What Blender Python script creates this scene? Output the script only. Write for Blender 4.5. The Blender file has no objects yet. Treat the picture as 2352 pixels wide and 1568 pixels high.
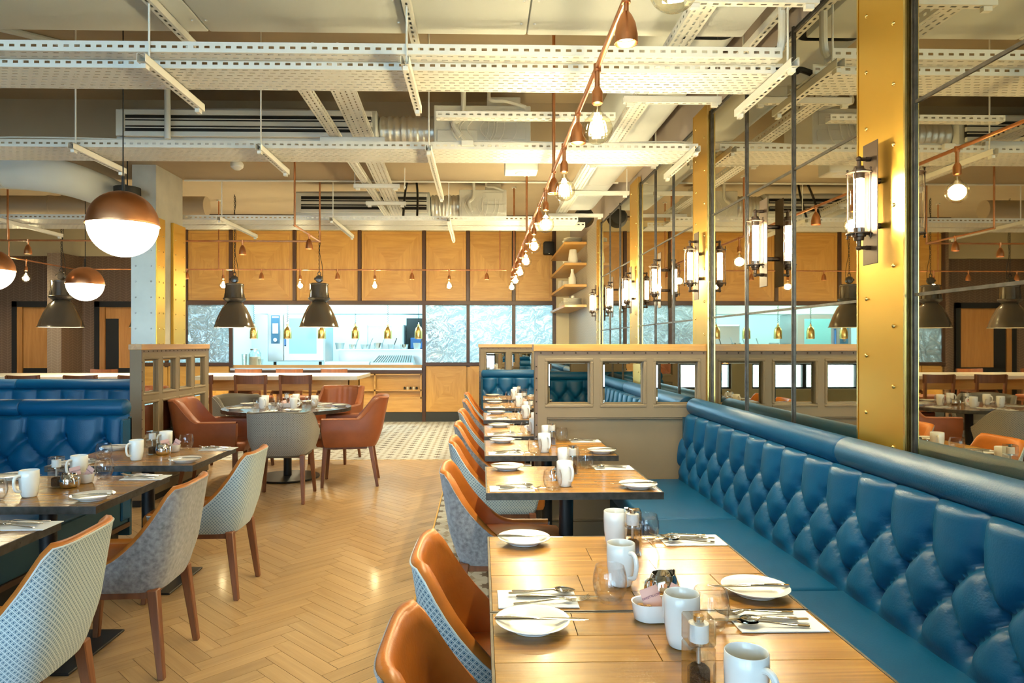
import bpy, bmesh, math, random
import numpy as np
from mathutils import Vector, Matrix
random.seed(7)
scene = bpy.context.scene
COL = scene.collection
PI = math.pi

# ------------------------------------------------------------------ camera, world, exposure
cam_d = bpy.data.cameras.new('camera')
cam = bpy.data.objects.new('camera', cam_d); COL.objects.link(cam)
cam_d.sensor_width = 36.0; cam_d.lens = 24.0
cam_d.shift_x = 35.4/2352; cam_d.shift_y = 6/2352
cam_d.clip_start = 0.05; cam_d.clip_end = 100
cam.location = (0, 0, 1.42)
cam.rotation_euler = (PI/2, 0, -math.atan(35.6/1568))
scene.camera = cam
vs = scene.view_settings
vs.view_transform = 'Standard'; vs.look = 'None'; vs.gamma = 1.0; vs.use_curve_mapping = False
vs.exposure = 0.80
world = bpy.data.worlds.new('world'); scene.world = world; world.use_nodes = True
bgn = world.node_tree.nodes['Background']
bgn.inputs[0].default_value = (0.50, 0.78, 1.0, 1); bgn.inputs[1].default_value = 9.0
cy = scene.cycles
cy.max_bounces = 5; cy.diffuse_bounces = 3; cy.glossy_bounces = 4; cy.transmission_bounces = 4; cy.transparent_max_bounces = 12
cy.use_adaptive_sampling = True; cy.adaptive_threshold = 0.12; cy.use_light_tree = False
cy.caustics_reflective = True; cy.caustics_refractive = False
cy.sample_clamp_indirect = 3.0; cy.blur_glossy = 1.5
WARM = (1.0, 0.84, 0.48); WARM2 = (1.0, 0.87, 0.56); COOL = (0.52, 0.90, 1.0)
E_SCONCE = 240.0; E_BULB = 110.0; W_SPOT = 56.0; W_TRACK = 150.0; E_GLOBE = 9.0; W_FACT = 75.0; E_KITCHEN = 25.0

# ------------------------------------------------------------------ materials
MATS = {}
def _pr(nt): return nt.nodes['Principled BSDF']
def pmat(name, col, rough=0.5, metal=0.0, coat=0.0, spec=0.5, sheen=0.0, trans=0.0, ior=1.45, bump=0.0, bscale=60.0, var=0.0, vscale=3.0, emit=None, es=0.0):
    m = bpy.data.materials.new(name); m.use_nodes = True; nt = m.node_tree; b = _pr(nt)
    b.inputs['Base Color'].default_value = (*col, 1); b.inputs['Roughness'].default_value = rough
    b.inputs['Metallic'].default_value = metal; b.inputs['Coat Weight'].default_value = coat; b.inputs['Coat Roughness'].default_value = 0.12
    b.inputs['Specular IOR Level'].default_value = spec; b.inputs['Sheen Weight'].default_value = sheen
    b.inputs['Transmission Weight'].default_value = trans; b.inputs['IOR'].default_value = ior
    if emit: b.inputs['Emission Color'].default_value = (*emit, 1); b.inputs['Emission Strength'].default_value = es
    if bump or var:
        tc = nt.nodes.new('ShaderNodeTexCoord')
    if bump:
        n = nt.nodes.new('ShaderNodeTexNoise'); n.inputs['Scale'].default_value = bscale; n.inputs['Detail'].default_value = 4
        bp = nt.nodes.new('ShaderNodeBump'); bp.inputs['Strength'].default_value = bump; bp.inputs['Distance'].default_value = 0.01
        nt.links.new(tc.outputs['Object'], n.inputs['Vector']); nt.links.new(n.outputs['Fac'], bp.inputs['Height']); nt.links.new(bp.outputs['Normal'], b.inputs['Normal'])
    if var:
        n = nt.nodes.new('ShaderNodeTexNoise'); n.inputs['Scale'].default_value = vscale; n.inputs['Detail'].default_value = 5
        r = nt.nodes.new('ShaderNodeValToRGB')
        r.color_ramp.elements[0].position = 0.3; r.color_ramp.elements[1].position = 0.7
        r.color_ramp.elements[0].color = (*[c*(1-var) for c in col], 1); r.color_ramp.elements[1].color = (*[min(1, c*(1+var)) for c in col], 1)
        nt.links.new(tc.outputs['Object'], n.inputs['Vector']); nt.links.new(n.outputs['Fac'], r.inputs['Fac']); nt.links.new(r.outputs['Color'], b.inputs['Base Color'])
    MATS[name] = m
    return m
def N(nt, t, **kw):
    n = nt.nodes.new(t)
    for k, v in kw.items(): setattr(n, k, v)
    return n
def math_(nt, op, a, b=None, c=None):
    n = nt.nodes.new('ShaderNodeMath'); n.operation = op
    for i, v in enumerate((a, b, c)):
        if v is None: continue
        if isinstance(v, (int, float)): n.inputs[i].default_value = v
        else: nt.links.new(v, n.inputs[i])
    return n.outputs[0]
def mixc(nt, fac, a, b):
    n = nt.nodes.new('ShaderNodeMix'); n.data_type = 'RGBA'
    for sock, v in ((n.inputs['Factor'], fac), (n.inputs[6], a), (n.inputs[7], b)):
        if isinstance(v, (int, float)): sock.default_value = v
        elif isinstance(v, tuple): sock.default_value = (*v, 1)
        else: nt.links.new(v, sock)
    return n.outputs[2]
def woodmat(name, c1, c2, axis='X', rough=0.35, coat=0.0, stretch=14.0, rnd=0.25, scale=1.0, bump=0.05, quarter=None, uv=False):
    """grain along the object's own axis; each object gets its own offset and tint"""
    m = bpy.data.materials.new(name); m.use_nodes = True; nt = m.node_tree; b = _pr(nt)
    tc = N(nt, 'ShaderNodeTexCoord'); oi = N(nt, 'ShaderNodeObjectInfo'); mp = N(nt, 'ShaderNodeMapping')
    sc = {'X': (1.2, stretch, stretch), 'Y': (stretch, 1.2, stretch), 'Z': (stretch, stretch, 1.2)}[axis]
    vm = N(nt, 'ShaderNodeVectorMath', operation='SCALE'); vm.inputs[0].default_value = (37, 53, 71)
    src = tc.outputs['UV' if uv else 'Object']
    rnd_out = oi.outputs['Random']
    if uv:
        ge = N(nt, 'ShaderNodeNewGeometry'); rnd_out = math_(nt, 'FRACT', math_(nt, 'ADD', oi.outputs['Random'], ge.outputs['Random Per Island']))
    nt.links.new(rnd_out, vm.inputs['Scale'])
    if quarter:   # mitred veneer: grain turns at the diagonals of a panel (in the x-z plane)
        w, h = quarter
        s = N(nt, 'ShaderNodeSeparateXYZ'); nt.links.new(src, s.inputs[0])
        ax = math_(nt, 'MULTIPLY', math_(nt, 'ABSOLUTE', s.outputs[0]), 1/w); az = math_(nt, 'MULTIPLY', math_(nt, 'ABSOLUTE', s.outputs[2]), 1/h)
        g = math_(nt, 'GREATER_THAN', ax, az)
        ca = N(nt, 'ShaderNodeCombineXYZ'); nt.links.new(s.outputs[2], ca.inputs[0]); nt.links.new(s.outputs[0], ca.inputs[1]); nt.links.new(g, ca.inputs[2])
        mx = N(nt, 'ShaderNodeMix', data_type='VECTOR'); nt.links.new(g, mx.inputs['Factor'])
        cb = N(nt, 'ShaderNodeCombineXYZ'); nt.links.new(s.outputs[0], cb.inputs[0]); nt.links.new(s.outputs[2], cb.inputs[1])
        nt.links.new(cb.outputs[0], mx.inputs[4]); nt.links.new(ca.outputs[0], mx.inputs[5]); src = mx.outputs[1]
    nt.links.new(src, mp.inputs['Vector']); mp.inputs['Scale'].default_value = tuple(v*scale for v in sc); nt.links.new(vm.outputs[0], mp.inputs['Location'])
    n1 = N(nt, 'ShaderNodeTexNoise'); n1.inputs['Scale'].default_value = 1.0; n1.inputs['Detail'].default_value = 6; n1.inputs['Distortion'].default_value = 0.9
    n2 = N(nt, 'ShaderNodeTexNoise'); n2.inputs['Scale'].default_value = 5.0; n2.inputs['Detail'].default_value = 3
    nt.links.new(mp.outputs[0], n1.inputs['Vector']); nt.links.new(mp.outputs[0], n2.inputs['Vector'])
    f = math_(nt, 'ADD', math_(nt, 'MULTIPLY', n1.outputs['Fac'], 0.7), math_(nt, 'MULTIPLY', n2.outputs['Fac'], 0.3))
    f = math_(nt, 'MULTIPLY_ADD', f, 2.6, -0.8); nc = nt.nodes.new('ShaderNodeClamp'); nt.links.new(f, nc.inputs[0])
    col = mixc(nt, nc.outputs[0], c1, c2)
    hv = N(nt, 'ShaderNodeHueSaturation'); nt.links.new(col, hv.inputs['Color'])
    nt.links.new(math_(nt, 'MULTIPLY_ADD', rnd_out, rnd, 1-rnd/2), hv.inputs['Value'])
    nt.links.new(hv.outputs[0], b.inputs['Base Color'])
    b.inputs['Roughness'].default_value = rough; b.inputs['Coat Weight'].default_value = coat; b.inputs['Coat Roughness'].default_value = 0.1
    if bump:
        bp = N(nt, 'ShaderNodeBump'); bp.inputs['Strength'].default_value = bump; bp.inputs['Distance'].default_value = 0.01
        nt.links.new(n2.outputs['Fac'], bp.inputs['Height']); nt.links.new(bp.outputs['Normal'], b.inputs['Normal'])
    MATS[name] = m
    return m
def thinglass(name, tint=(1, 1, 1), refl=1.0, rough=0.0):
    """clear thin-walled glass: see-through with a Fresnel reflection"""
    m = bpy.data.materials.new(name); m.use_nodes = True; nt = m.node_tree
    for n in list(nt.nodes): nt.nodes.remove(n)
    out = N(nt, 'ShaderNodeOutputMaterial'); tr = N(nt, 'ShaderNodeBsdfTransparent'); gl = N(nt, 'ShaderNodeBsdfGlossy'); mx = N(nt, 'ShaderNodeMixShader')
    tr.inputs[0].default_value = (*tint, 1); gl.inputs['Roughness'].default_value = rough
    lw = N(nt, 'ShaderNodeLayerWeight'); lw.inputs['Blend'].default_value = 0.5
    nt.links.new(math_(nt, 'MULTIPLY_ADD', math_(nt, 'POWER', lw.outputs['Facing'], 2.6), 0.75*min(refl, 1.2), 0.045*refl), mx.inputs[0])
    nt.links.new(tr.outputs[0], mx.inputs[1]); nt.links.new(gl.outputs[0], mx.inputs[2]); nt.links.new(mx.outputs[0], out.inputs[0])
    MATS[name] = m
    return m
def emat(name, col, s, base=(0.9, 0.9, 0.9)):
    return pmat(name, base, 0.3, emit=col, es=s)
def diamond(name, light, dark, ring, pitch, rough=0.85, mid=0.17, r0=0.27, r1=0.36, noise=0.12):
    """woven lozenges in UV metres"""
    m = bpy.data.materials.new(name); m.use_nodes = True; nt = m.node_tree; b = _pr(nt)
    uv = N(nt, 'ShaderNodeTexCoord'); s = N(nt, 'ShaderNodeSeparateXYZ'); nt.links.new(uv.outputs['UV'], s.inputs[0])
    p = math_(nt, 'MULTIPLY', math_(nt, 'ADD', s.outputs[0], s.outputs[1]), 1/pitch); q = math_(nt, 'MULTIPLY', math_(nt, 'SUBTRACT', s.outputs[0], s.outputs[1]), 1/pitch)
    fp = math_(nt, 'ABSOLUTE', math_(nt, 'SUBTRACT', math_(nt, 'FLOORED_MODULO', p, 1.0), 0.5)); fq = math_(nt, 'ABSOLUTE', math_(nt, 'SUBTRACT', math_(nt, 'FLOORED_MODULO', q, 1.0), 0.5))
    d = math_(nt, 'MAXIMUM', fp, fq)
    cen = math_(nt, 'LESS_THAN', d, mid)
    rg = math_(nt, 'MULTIPLY', math_(nt, 'GREATER_THAN', d, r0), math_(nt, 'LESS_THAN', d, r1))
    col = mixc(nt, rg, mixc(nt, cen, light, dark), ring)
    n = N(nt, 'ShaderNodeTexNoise'); n.inputs['Scale'].default_value = 900; nt.links.new(uv.outputs['UV'], n.inputs['Vector'])
    hv = N(nt, 'ShaderNodeHueSaturation'); nt.links.new(col, hv.inputs['Color']); nt.links.new(math_(nt, 'MULTIPLY_ADD', n.outputs['Fac'], noise*2, 1-noise), hv.inputs['Value'])
    nt.links.new(hv.outputs[0], b.inputs['Base Color']); b.inputs['Roughness'].default_value = rough; b.inputs['Sheen Weight'].default_value = 0.2
    bp = N(nt, 'ShaderNodeBump'); bp.inputs['Strength'].default_value = 0.25; bp.inputs['Distance'].default_value = 0.002
    nt.links.new(math_(nt, 'ADD', cen, rg), bp.inputs['Height']); nt.links.new(bp.outputs['Normal'], b.inputs['Normal'])
    MATS[name] = m
    return m
def chevron(name, base, line, cw=0.11, ch=0.05, axis=0, rough=0.4, bump=0.3, lw=0.1):
    """zigzag tiles on a wall (horizontal coordinate: axis 0 = x, 1 = y)"""
    m = bpy.data.materials.new(name); m.use_nodes = True; nt = m.node_tree; b = _pr(nt)
    tc = N(nt, 'ShaderNodeTexCoord'); s = N(nt, 'ShaderNodeSeparateXYZ'); nt.links.new(tc.outputs['Object'], s.inputs[0])
    a = math_(nt, 'MULTIPLY', s.outputs[axis], 1/cw)
    tri = math_(nt, 'PINGPONG', a, 1.0)
    z = math_(nt, 'ADD', math_(nt, 'MULTIPLY', s.outputs[2], 1/ch), math_(nt, 'MULTIPLY', tri, 1.2))
    l1 = math_(nt, 'LESS_THAN', math_(nt, 'FLOORED_MODULO', z, 1.0), lw)
    l2 = math_(nt, 'LESS_THAN', math_(nt, 'FLOORED_MODULO', a, 1.0), lw*0.4)
    f = math_(nt, 'MAXIMUM', l1, l2)
    nt.links.new(mixc(nt, f, base, line), b.inputs['Base Color']); b.inputs['Roughness'].default_value = rough
    bp = N(nt, 'ShaderNodeBump'); bp.inputs['Strength'].default_value = bump; bp.inputs['Distance'].default_value = 0.004; bp.invert = True
    nt.links.new(f, bp.inputs['Height']); nt.links.new(bp.outputs['Normal'], b.inputs['Normal'])
    MATS[name] = m
    return m
def startile(name, light, mid, dark, rough=0.45):
    """encaustic tile: an eight-pointed star split over the tile corners, lozenges between (local x, y in metres, 0.2 m tile)"""
    m = bpy.data.materials.new(name); m.use_nodes = True; nt = m.node_tree; b = _pr(nt)
    tc = N(nt, 'ShaderNodeTexCoord'); s = N(nt, 'ShaderNodeSeparateXYZ'); nt.links.new(tc.outputs['UV'], s.inputs[0])
    fx = math_(nt, 'PINGPONG', math_(nt, 'MULTIPLY', s.outputs[0], 5.0), 0.5); fy = math_(nt, 'PINGPONG', math_(nt, 'MULTIPLY', s.outputs[1], 5.0), 0.5)   # 0 at the corner, 0.5 at the centre
    mx = math_(nt, 'MAXIMUM', fx, fy); mn = math_(nt, 'MINIMUM', fx, fy); sm = math_(nt, 'ADD', fx, fy)
    star = math_(nt, 'MAXIMUM', math_(nt, 'LESS_THAN', math_(nt, 'MULTIPLY_ADD', mn, 1.7, mx), 0.27), math_(nt, 'LESS_THAN', math_(nt, 'MULTIPLY_ADD', math_(nt, 'SUBTRACT', mx, mn), 1.6, sm), 0.37))
    cx = math_(nt, 'SUBTRACT', 0.5, fx); cyy = math_(nt, 'SUBTRACT', 0.5, fy)
    loz = math_(nt, 'LESS_THAN', math_(nt, 'MULTIPLY_ADD', math_(nt, 'MAXIMUM', cx, cyy), 1.0, math_(nt, 'MULTIPLY', math_(nt, 'MINIMUM', cx, cyy), 2.2)), 0.44)
    chk = math_(nt, 'GREATER_THAN', cx, cyy)
    col = mixc(nt, loz, light, mixc(nt, chk, mid, tuple(0.7*a+0.3*c for a, c in zip(light, mid))))
    col = mixc(nt, star, col, dark)
    n = N(nt, 'ShaderNodeTexNoise'); n.inputs['Scale'].default_value = 12; nt.links.new(tc.outputs['Object'], n.inputs['Vector'])
    hv = N(nt, 'ShaderNodeHueSaturation'); nt.links.new(col, hv.inputs['Color']); nt.links.new(math_(nt, 'MULTIPLY_ADD', n.outputs['Fac'], 0.3, 0.85), hv.inputs['Value'])
    nt.links.new(hv.outputs[0], b.inputs['Base Color']); b.inputs['Roughness'].default_value = rough
    MATS[name] = m
    return m

# ------------------------------------------------------------------ mesh builder
class MB:
    def __init__(s): s.v = []; s.f = []; s.uv = {}
    def add(s, vs, fs, uvs=None):
        o = len(s.v); s.v.extend([tuple(p) for p in vs])
        for i, f in enumerate(fs):
            if uvs is not None: s.uv[len(s.f)] = [uvs[j] for j in f]
            s.f.append(tuple(j+o for j in f))
        return s
    def box(s, x0, x1, y0, y1, z0, z1):
        return s.add([(x0,y0,z0),(x1,y0,z0),(x1,y1,z0),(x0,y1,z0),(x0,y0,z1),(x1,y0,z1),(x1,y1,z1),(x0,y1,z1)],
                     [(3,2,1,0),(4,5,6,7),(0,1,5,4),(1,2,6,5),(2,3,7,6),(3,0,4,7)])
    def taper(s, p0, p1, w0, w1, d0=None, d1=None):
        """a square post from p0 to p1, level ends"""
        d0 = w0 if d0 is None else d0; d1 = w1 if d1 is None else d1
        a = [(p0[0]+i*w0/2, p0[1]+j*d0/2, p0[2]) for i, j in ((-1,-1),(1,-1),(1,1),(-1,1))]
        c = [(p1[0]+i*w1/2, p1[1]+j*d1/2, p1[2]) for i, j in ((-1,-1),(1,-1),(1,1),(-1,1))]
        fs = [(3,2,1,0),(4,5,6,7),(0,1,5,4),(1,2,6,5),(2,3,7,6),(3,0,4,7)]
        if p1[2] < p0[2]: fs = [f[::-1] for f in fs]
        return s.add(a+c, fs)
    def frame(s, p0, p1):
        d = Vector(p1)-Vector(p0); d.normalize()
        u = d.cross(Vector((0,0,1)))
        if u.length < 1e-4: u = Vector((1,0,0))
        u.normalize(); return d, u, u.cross(d)
    def bar(s, p0, p1, w, h):
        d, u, w2 = s.frame(p0, p1); P0, P1 = Vector(p0), Vector(p1)
        vs = [P+u*(i*w/2)+w2*(j*h/2) for P in (P0, P1) for i, j in ((-1,-1),(1,-1),(1,1),(-1,1))]
        return s.add(vs, [(3,2,1,0),(4,5,6,7),(0,1,5,4),(1,2,6,5),(2,3,7,6),(3,0,4,7)])
    def cyl(s, p0, p1, r0, r1=None, n=12, caps=True):
        r1 = r0 if r1 is None else r1
        d, u, w = s.frame(p0, p1); P0, P1 = Vector(p0), Vector(p1)
        vs = []
        for P, r in ((P0, r0), (P1, r1)):
            for i in range(n):
                a = 2*PI*i/n; vs.append(P+u*(r*math.cos(a))+w*(r*math.sin(a)))
        fs = [(i, i+n, (i+1)%n+n, (i+1)%n) for i in range(n)]
        if caps: fs += [tuple(range(n)), tuple(range(2*n-1, n-1, -1))]
        return s.add(vs, fs)
    def lathe(s, prof, c=(0,0,0), n=24, axis='Z', close=False):
        """prof: (r, z) list; outside is to the right of travel upward"""
        vs = []; m = len(prof)
        for r, z in prof:
            r = max(r, 1e-5)
            for i in range(n):
                a = 2*PI*i/n; x, y = r*math.cos(a), r*math.sin(a)
                if axis == 'Z': p = (c[0]+x, c[1]+y, c[2]+z)
                elif axis == 'X': p = (c[0]+z, c[1]+x, c[2]+y)
                else: p = (c[0]+y, c[1]+z, c[2]+x)
                vs.append(p)
        fs = []
        for k in range(m-1 if not close else m):
            a, b = k*n, ((k+1) % m)*n
            for i in range(n): fs.append((a+i, a+(i+1)%n, b+(i+1)%n, b+i))
        return s.add(vs, fs)
    def tube(s, pts, r, n=8, closed=False, caps=True):
        P = [Vector(p) for p in pts]; m = len(P); vs = []; prev = None
        for i in range(m):
            a = P[(i-1) % m] if (closed or i > 0) else P[i]; b = P[(i+1) % m] if (closed or i < m-1) else P[i]
            d = (b-a).normalized()
            if prev is None:
                u = d.cross(Vector((0,0,1)))
                if u.length < 1e-3: u = d.cross(Vector((0,1,0)))
            else: u = prev-d*prev.dot(d)
            u.normalize(); prev = u; w = d.cross(u)
            rr = r[i] if isinstance(r, (list, tuple)) else r
            for k in range(n):
                t = 2*PI*k/n; vs.append(P[i]+u*(rr*math.cos(t))+w*(rr*math.sin(t)))
        fs = []
        for i in range(m if closed else m-1):
            a, b = i*n, ((i+1) % m)*n
            for k in range(n): fs.append((a+k, a+(k+1)%n, b+(k+1)%n, b+k))
        if caps and not closed: fs += [tuple(range(n-1, -1, -1)), tuple(range((m-1)*n, m*n))]
        return s.add(vs, fs)
    def loft(s, secs, n=8):
        """sections (x, y, z, half width in y, half height in z) along x"""
        vs = []
        for x, y, z, a, b in secs:
            for k in range(n):
                t = 2*PI*k/n; vs.append((x, y+a*math.cos(t), z+b*math.sin(t)))
        fs = []
        for i in range(len(secs)-1):
            for k in range(n): fs.append((i*n+k, i*n+(k+1)%n, (i+1)*n+(k+1)%n, (i+1)*n+k))
        L = (len(secs)-1)*n
        fs += [tuple(range(n-1, -1, -1)), tuple(range(L, L+n))]
        return s.add(vs, fs)
    def grid(s, P, uv=None, flip=False, wrap=False):
        """P: rows x cols of points"""
        R = len(P); C = len(P[0]); vs = [p for row in P for p in row]; fs = []
        for i in range(R-1):
            for j in range(C if wrap else C-1):
                q = (i*C+j, i*C+(j+1)%C, (i+1)*C+(j+1)%C, (i+1)*C+j)
                fs.append(q[::-1] if flip else q)
        return s.add(vs, fs, None if uv is None else [u for row in uv for u in row])
    def sphere(s, c, r, nu=12, nv=8, sc=(1,1,1)):
        prof = [(math.sin(PI*k/nv), -math.cos(PI*k/nv)) for k in range(nv+1)]
        o = len(s.v); s.lathe(prof, (0,0,0), nu)
        for i in range(o, len(s.v)):
            x, y, z = s.v[i]; s.v[i] = (c[0]+x*r*sc[0], c[1]+y*r*sc[1], c[2]+z*r*sc[2])
        return s
    def perf(s, o, u, v, nu, nv, cu, cv, hu, hv, stag=0.0):
        """a perforated sheet: nu x nv cells of cu x cv, each with a hu x hv slot left open"""
        o, u, v = Vector(o), Vector(u), Vector(v)
        for j in range(nv):
            sh = stag*cu*(j % 2)
            for i in range(nu):
                a0, a1 = i*cu, (i+1)*cu; b0, b1 = j*cv, (j+1)*cv; mu = min(max((a0+a1)/2+sh-stag*cu/2, a0+hu/2), a1-hu/2); mv = (b0+b1)/2
                q = [(a0,b0),(a1,b0),(a1,b1),(a0,b1),(mu-hu/2,mv-hv/2),(mu+hu/2,mv-hv/2),(mu+hu/2,mv+hv/2),(mu-hu/2,mv+hv/2)]
                s.add([o+u*a+v*b for a, b in q], [(0,1,5,4),(1,2,6,5),(2,3,7,6),(3,0,4,7)])
        return s
    def tf(s, M, start=0):
        for i in range(start, len(s.v)): s.v[i] = tuple(M @ Vector(s.v[i]))
        return s
    def mesh(s, name, bevel=0.0, seg=1, sharp=35, merge=False):
        me = bpy.data.meshes.new(name); me.from_pydata([tuple(p) for p in s.v], [], s.f)
        if s.uv:
            ul = me.uv_layers.new(name='uv')
            for pi, u in s.uv.items():
                ls = me.polygons[pi].loop_start
                for k, c in enumerate(u): ul.data[ls+k].uv = c
        if bevel or merge:
            bm = bmesh.new(); bm.from_mesh(me)
            if merge: bmesh.ops.remove_doubles(bm, verts=bm.verts, dist=1e-5)
            if bevel:
                es = [e for e in bm.edges if len(e.link_faces) == 2 and e.calc_face_angle(0) > 0.6]
                bmesh.ops.bevel(bm, geom=es, offset=bevel, segments=seg, affect='EDGES', profile=0.5, clamp_overlap=True)
            bm.to_mesh(me); bm.free()
        if sharp:
            me.polygons.foreach_set('use_smooth', [True]*len(me.polygons)); me.set_sharp_from_angle(angle=math.radians(sharp))
        me.update()
        return me
    def build(s, name, mat, parent=None, loc=None, rz=0.0, **kw):
        return mobj(name, s.mesh(name, **kw), mat, parent, loc, rz)
def mobj(name, me, mat, parent=None, loc=None, rz=0.0):
    if mat is not None and (len(me.materials) == 0): me.materials.append(MATS[mat] if isinstance(mat, str) else mat)
    o = bpy.data.objects.new(name, me); COL.objects.link(o)
    if parent is not None: o.parent = parent
    if loc is not None: o.location = loc
    o.rotation_euler.z = rz
    return o
def tag(o, label=None, cat=None, group=None, kind=None):
    if label: o['label'] = label
    if cat: o['category'] = cat
    if group: o['group'] = group
    if kind: o['kind'] = kind
    return o
def thing(name, label, cat, loc=(0,0,0), rz=0.0, group=None):
    o = bpy.data.objects.new(name, None); COL.objects.link(o); o.empty_display_size = 0.1
    o.location = loc; o.rotation_euler.z = rz
    return tag(o, label, cat, group)
def struct(name, mb, mat, label=None, parent=None, **kw):
    o = mb.build(name, mat, parent, **kw)
    if parent is None: tag(o, label, None, None, 'structure')
    return o
def dup(root, label=None, loc=None, rz=None, group=None):
    """a copy of a thing with copies of its parts and their sub-parts, sharing meshes"""
    r = root.copy(); COL.objects.link(r)
    if loc is not None: r.location = loc
    if rz is not None: r.rotation_euler.z = rz
    tag(r, label, None, group)
    for ch in root.children:
        c = ch.copy(); COL.objects.link(c); c.parent = r
        for g in ch.children:
            d = g.copy(); COL.objects.link(d); d.parent = c
    return r
def light(name, kind, loc, power, col, parent=None, size=0.05, spot=None, blend=0.6, rot=None):
    d = bpy.data.lights.new(name, kind); d.energy = power; d.color = col
    if kind in ('POINT', 'SPOT'): d.shadow_soft_size = size
    if kind == 'SPOT': d.spot_size = math.radians(spot); d.spot_blend = blend
    o = bpy.data.objects.new(name, d); COL.objects.link(o); o.location = loc
    if rot: o.rotation_euler = rot
    if parent is not None: o.parent = parent
    return o

# palette
pmat('plaster', (0.45, 0.36, 0.245), 0.9, bump=0.15, bscale=3, var=0.06, vscale=1.5)
pmat('cream_wall', (0.72, 0.60, 0.36), 0.8)
pmat('grey_wall', (0.40, 0.34, 0.30), 0.85)
pmat('duct', (0.72, 0.76, 0.76), 0.75, bump=0.10, bscale=2.5)
pmat('duct_brown', (0.50, 0.40, 0.28), 0.85, bump=0.08, bscale=2.5)
pmat('foil', (0.80, 0.80, 0.76), 0.35, 0.75, bump=0.8, bscale=14)
pmat('white_metal', (0.83, 0.82, 0.76), 0.45, spec=0.4)
pmat('ac_white', (0.78, 0.78, 0.72), 0.6, bump=0.05)
pmat('black', (0.012, 0.011, 0.010), 0.6)
pmat('black_metal', (0.02, 0.02, 0.022), 0.38, 0.3)
pmat('bronze', (0.10, 0.065, 0.045), 0.42, 0.7)
pmat('zinc', (0.66, 0.67, 0.60), 0.5, 0.35, var=0.1, vscale=3)
pmat('panel_teal', (0.22, 0.50, 0.54), 0.15)
pmat('steel_dark', (0.09, 0.08, 0.07), 0.4, 0.7, var=0.3, vscale=30)
pmat('steel', (0.62, 0.65, 0.66), 0.32, 0.85)
pmat('chrome', (0.86, 0.84, 0.80), 0.08, 1.0)
pmat('brass', (0.72, 0.43, 0.07), 0.36, 0.9, bump=0.02, bscale=30)
pmat('brass_stud', (0.86, 0.62, 0.22), 0.25, 1.0)
pmat('copper', (0.66, 0.29, 0.13), 0.30, 1.0, var=0.18, vscale=9)
pmat('copper_brushed', (0.70, 0.33, 0.16), 0.33, 1.0, var=0.15, vscale=5)
pmat('concrete', (0.50, 0.47, 0.40), 0.85, bump=0.3, bscale=8, var=0.14, vscale=4)
pmat('taupe', (0.225, 0.170, 0.105), 0.5, spec=0.4, var=0.04, vscale=4)
pmat('taupe_dark', (0.17, 0.115, 0.08), 0.5)
pmat('stud_dark', (0.05, 0.035, 0.025), 0.35, 0.6)
pmat('blue_leather', (0.000, 0.063, 0.158), 0.41, spec=0.40, bump=0.10, bscale=170, var=0.12, vscale=2)
pmat('blue_side', (0.012, 0.055, 0.085), 0.7)
pmat('tan_leather', (0.44, 0.135, 0.020), 0.34, spec=0.5, bump=0.08, bscale=120, var=0.22, vscale=7)
pmat('russet_leather', (0.28, 0.080, 0.028), 0.38, spec=0.5, bump=0.08, bscale=130, var=0.15, vscale=6)
pmat('green_grey_leather', (0.085, 0.075, 0.06), 0.45, bump=0.06, bscale=120)
pmat('velvet', (0.24, 0.235, 0.25), 0.8, sheen=0.6, bump=0.5, bscale=500, var=0.42, vscale=55)
diamond('fabric_teal', (0.55, 0.63, 0.64), (0.012, 0.085, 0.17), (0.035, 0.11, 0.16), 0.0185)
diamond('fabric_grey', (0.30, 0.285, 0.255), (0.018, 0.018, 0.022), (0.20, 0.19, 0.17), 0.021, mid=0.19, r0=0.40, r1=0.44)
pmat('china', (0.86, 0.87, 0.84), 0.18, coat=0.4)
pmat('napkin', (0.86, 0.88, 0.90), 0.9)
pmat('quartz', (0.80, 0.76, 0.66), 0.2, coat=0.3, var=0.03, vscale=40)
pmat('enamel', (0.075, 0.060, 0.045), 0.18, coat=0.6)
pmat('enamel_inside', (0.85, 0.80, 0.66), 0.4)
pmat('dark_wood', (0.065, 0.028, 0.014), 0.4)
pmat('pepper', (0.045, 0.022, 0.014), 0.8, bump=1.0, bscale=300)
pmat('salt', (0.85, 0.86, 0.88), 0.8)
pmat('pink_paper', (0.85, 0.52, 0.45), 0.7)
pmat('print_purple', (0.10, 0.02, 0.12), 0.7)
pmat('brown_sugar', (0.42, 0.24, 0.10), 0.8, bump=0.8, bscale=200)
pmat('kitchen_white', (0.66, 0.80, 0.82), 0.5)
pmat('stoneware', (0.62, 0.56, 0.44), 0.5)
pmat('plinth_dark', (0.03, 0.034, 0.035), 0.6)
pmat('blue_plastic', (0.05, 0.16, 0.42), 0.4)
pmat('panel_blue', (0.05, 0.13, 0.22), 0.3)
pmat('mirror', (0.66, 0.60, 0.46), 0.012, 1.0)
pmat('mirror_clear', (0.88, 0.88, 0.84), 0.01, 1.0)
thinglass('glass'); thinglass('acrylic', (0.97, 0.97, 0.95), 3.6); pmat('clear_block', (0.98, 0.98, 0.96), 0.0, trans=1.0, ior=1.42); thinglass('bulb_glass', (1.0, 0.97, 0.86), 0.9)
woodmat('wood_table', (0.43, 0.215, 0.036), (0.20, 0.085, 0.012), 'X', 0.26, 0.15, 26, 0.3)
woodmat('wood_leg', (0.23, 0.080, 0.028), (0.13, 0.042, 0.015), 'Z', 0.42, 0, 20, 0.1)
woodmat('wood_floor', (0.47, 0.305, 0.145), (0.345, 0.210, 0.094), 'X', 0.33, 0.10, 22, 0.20, uv=True)
woodmat('wood_cap', (0.62, 0.34, 0.085), (0.44, 0.21, 0.045), 'X', 0.35, 0.1, 20, 0.08)
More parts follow.
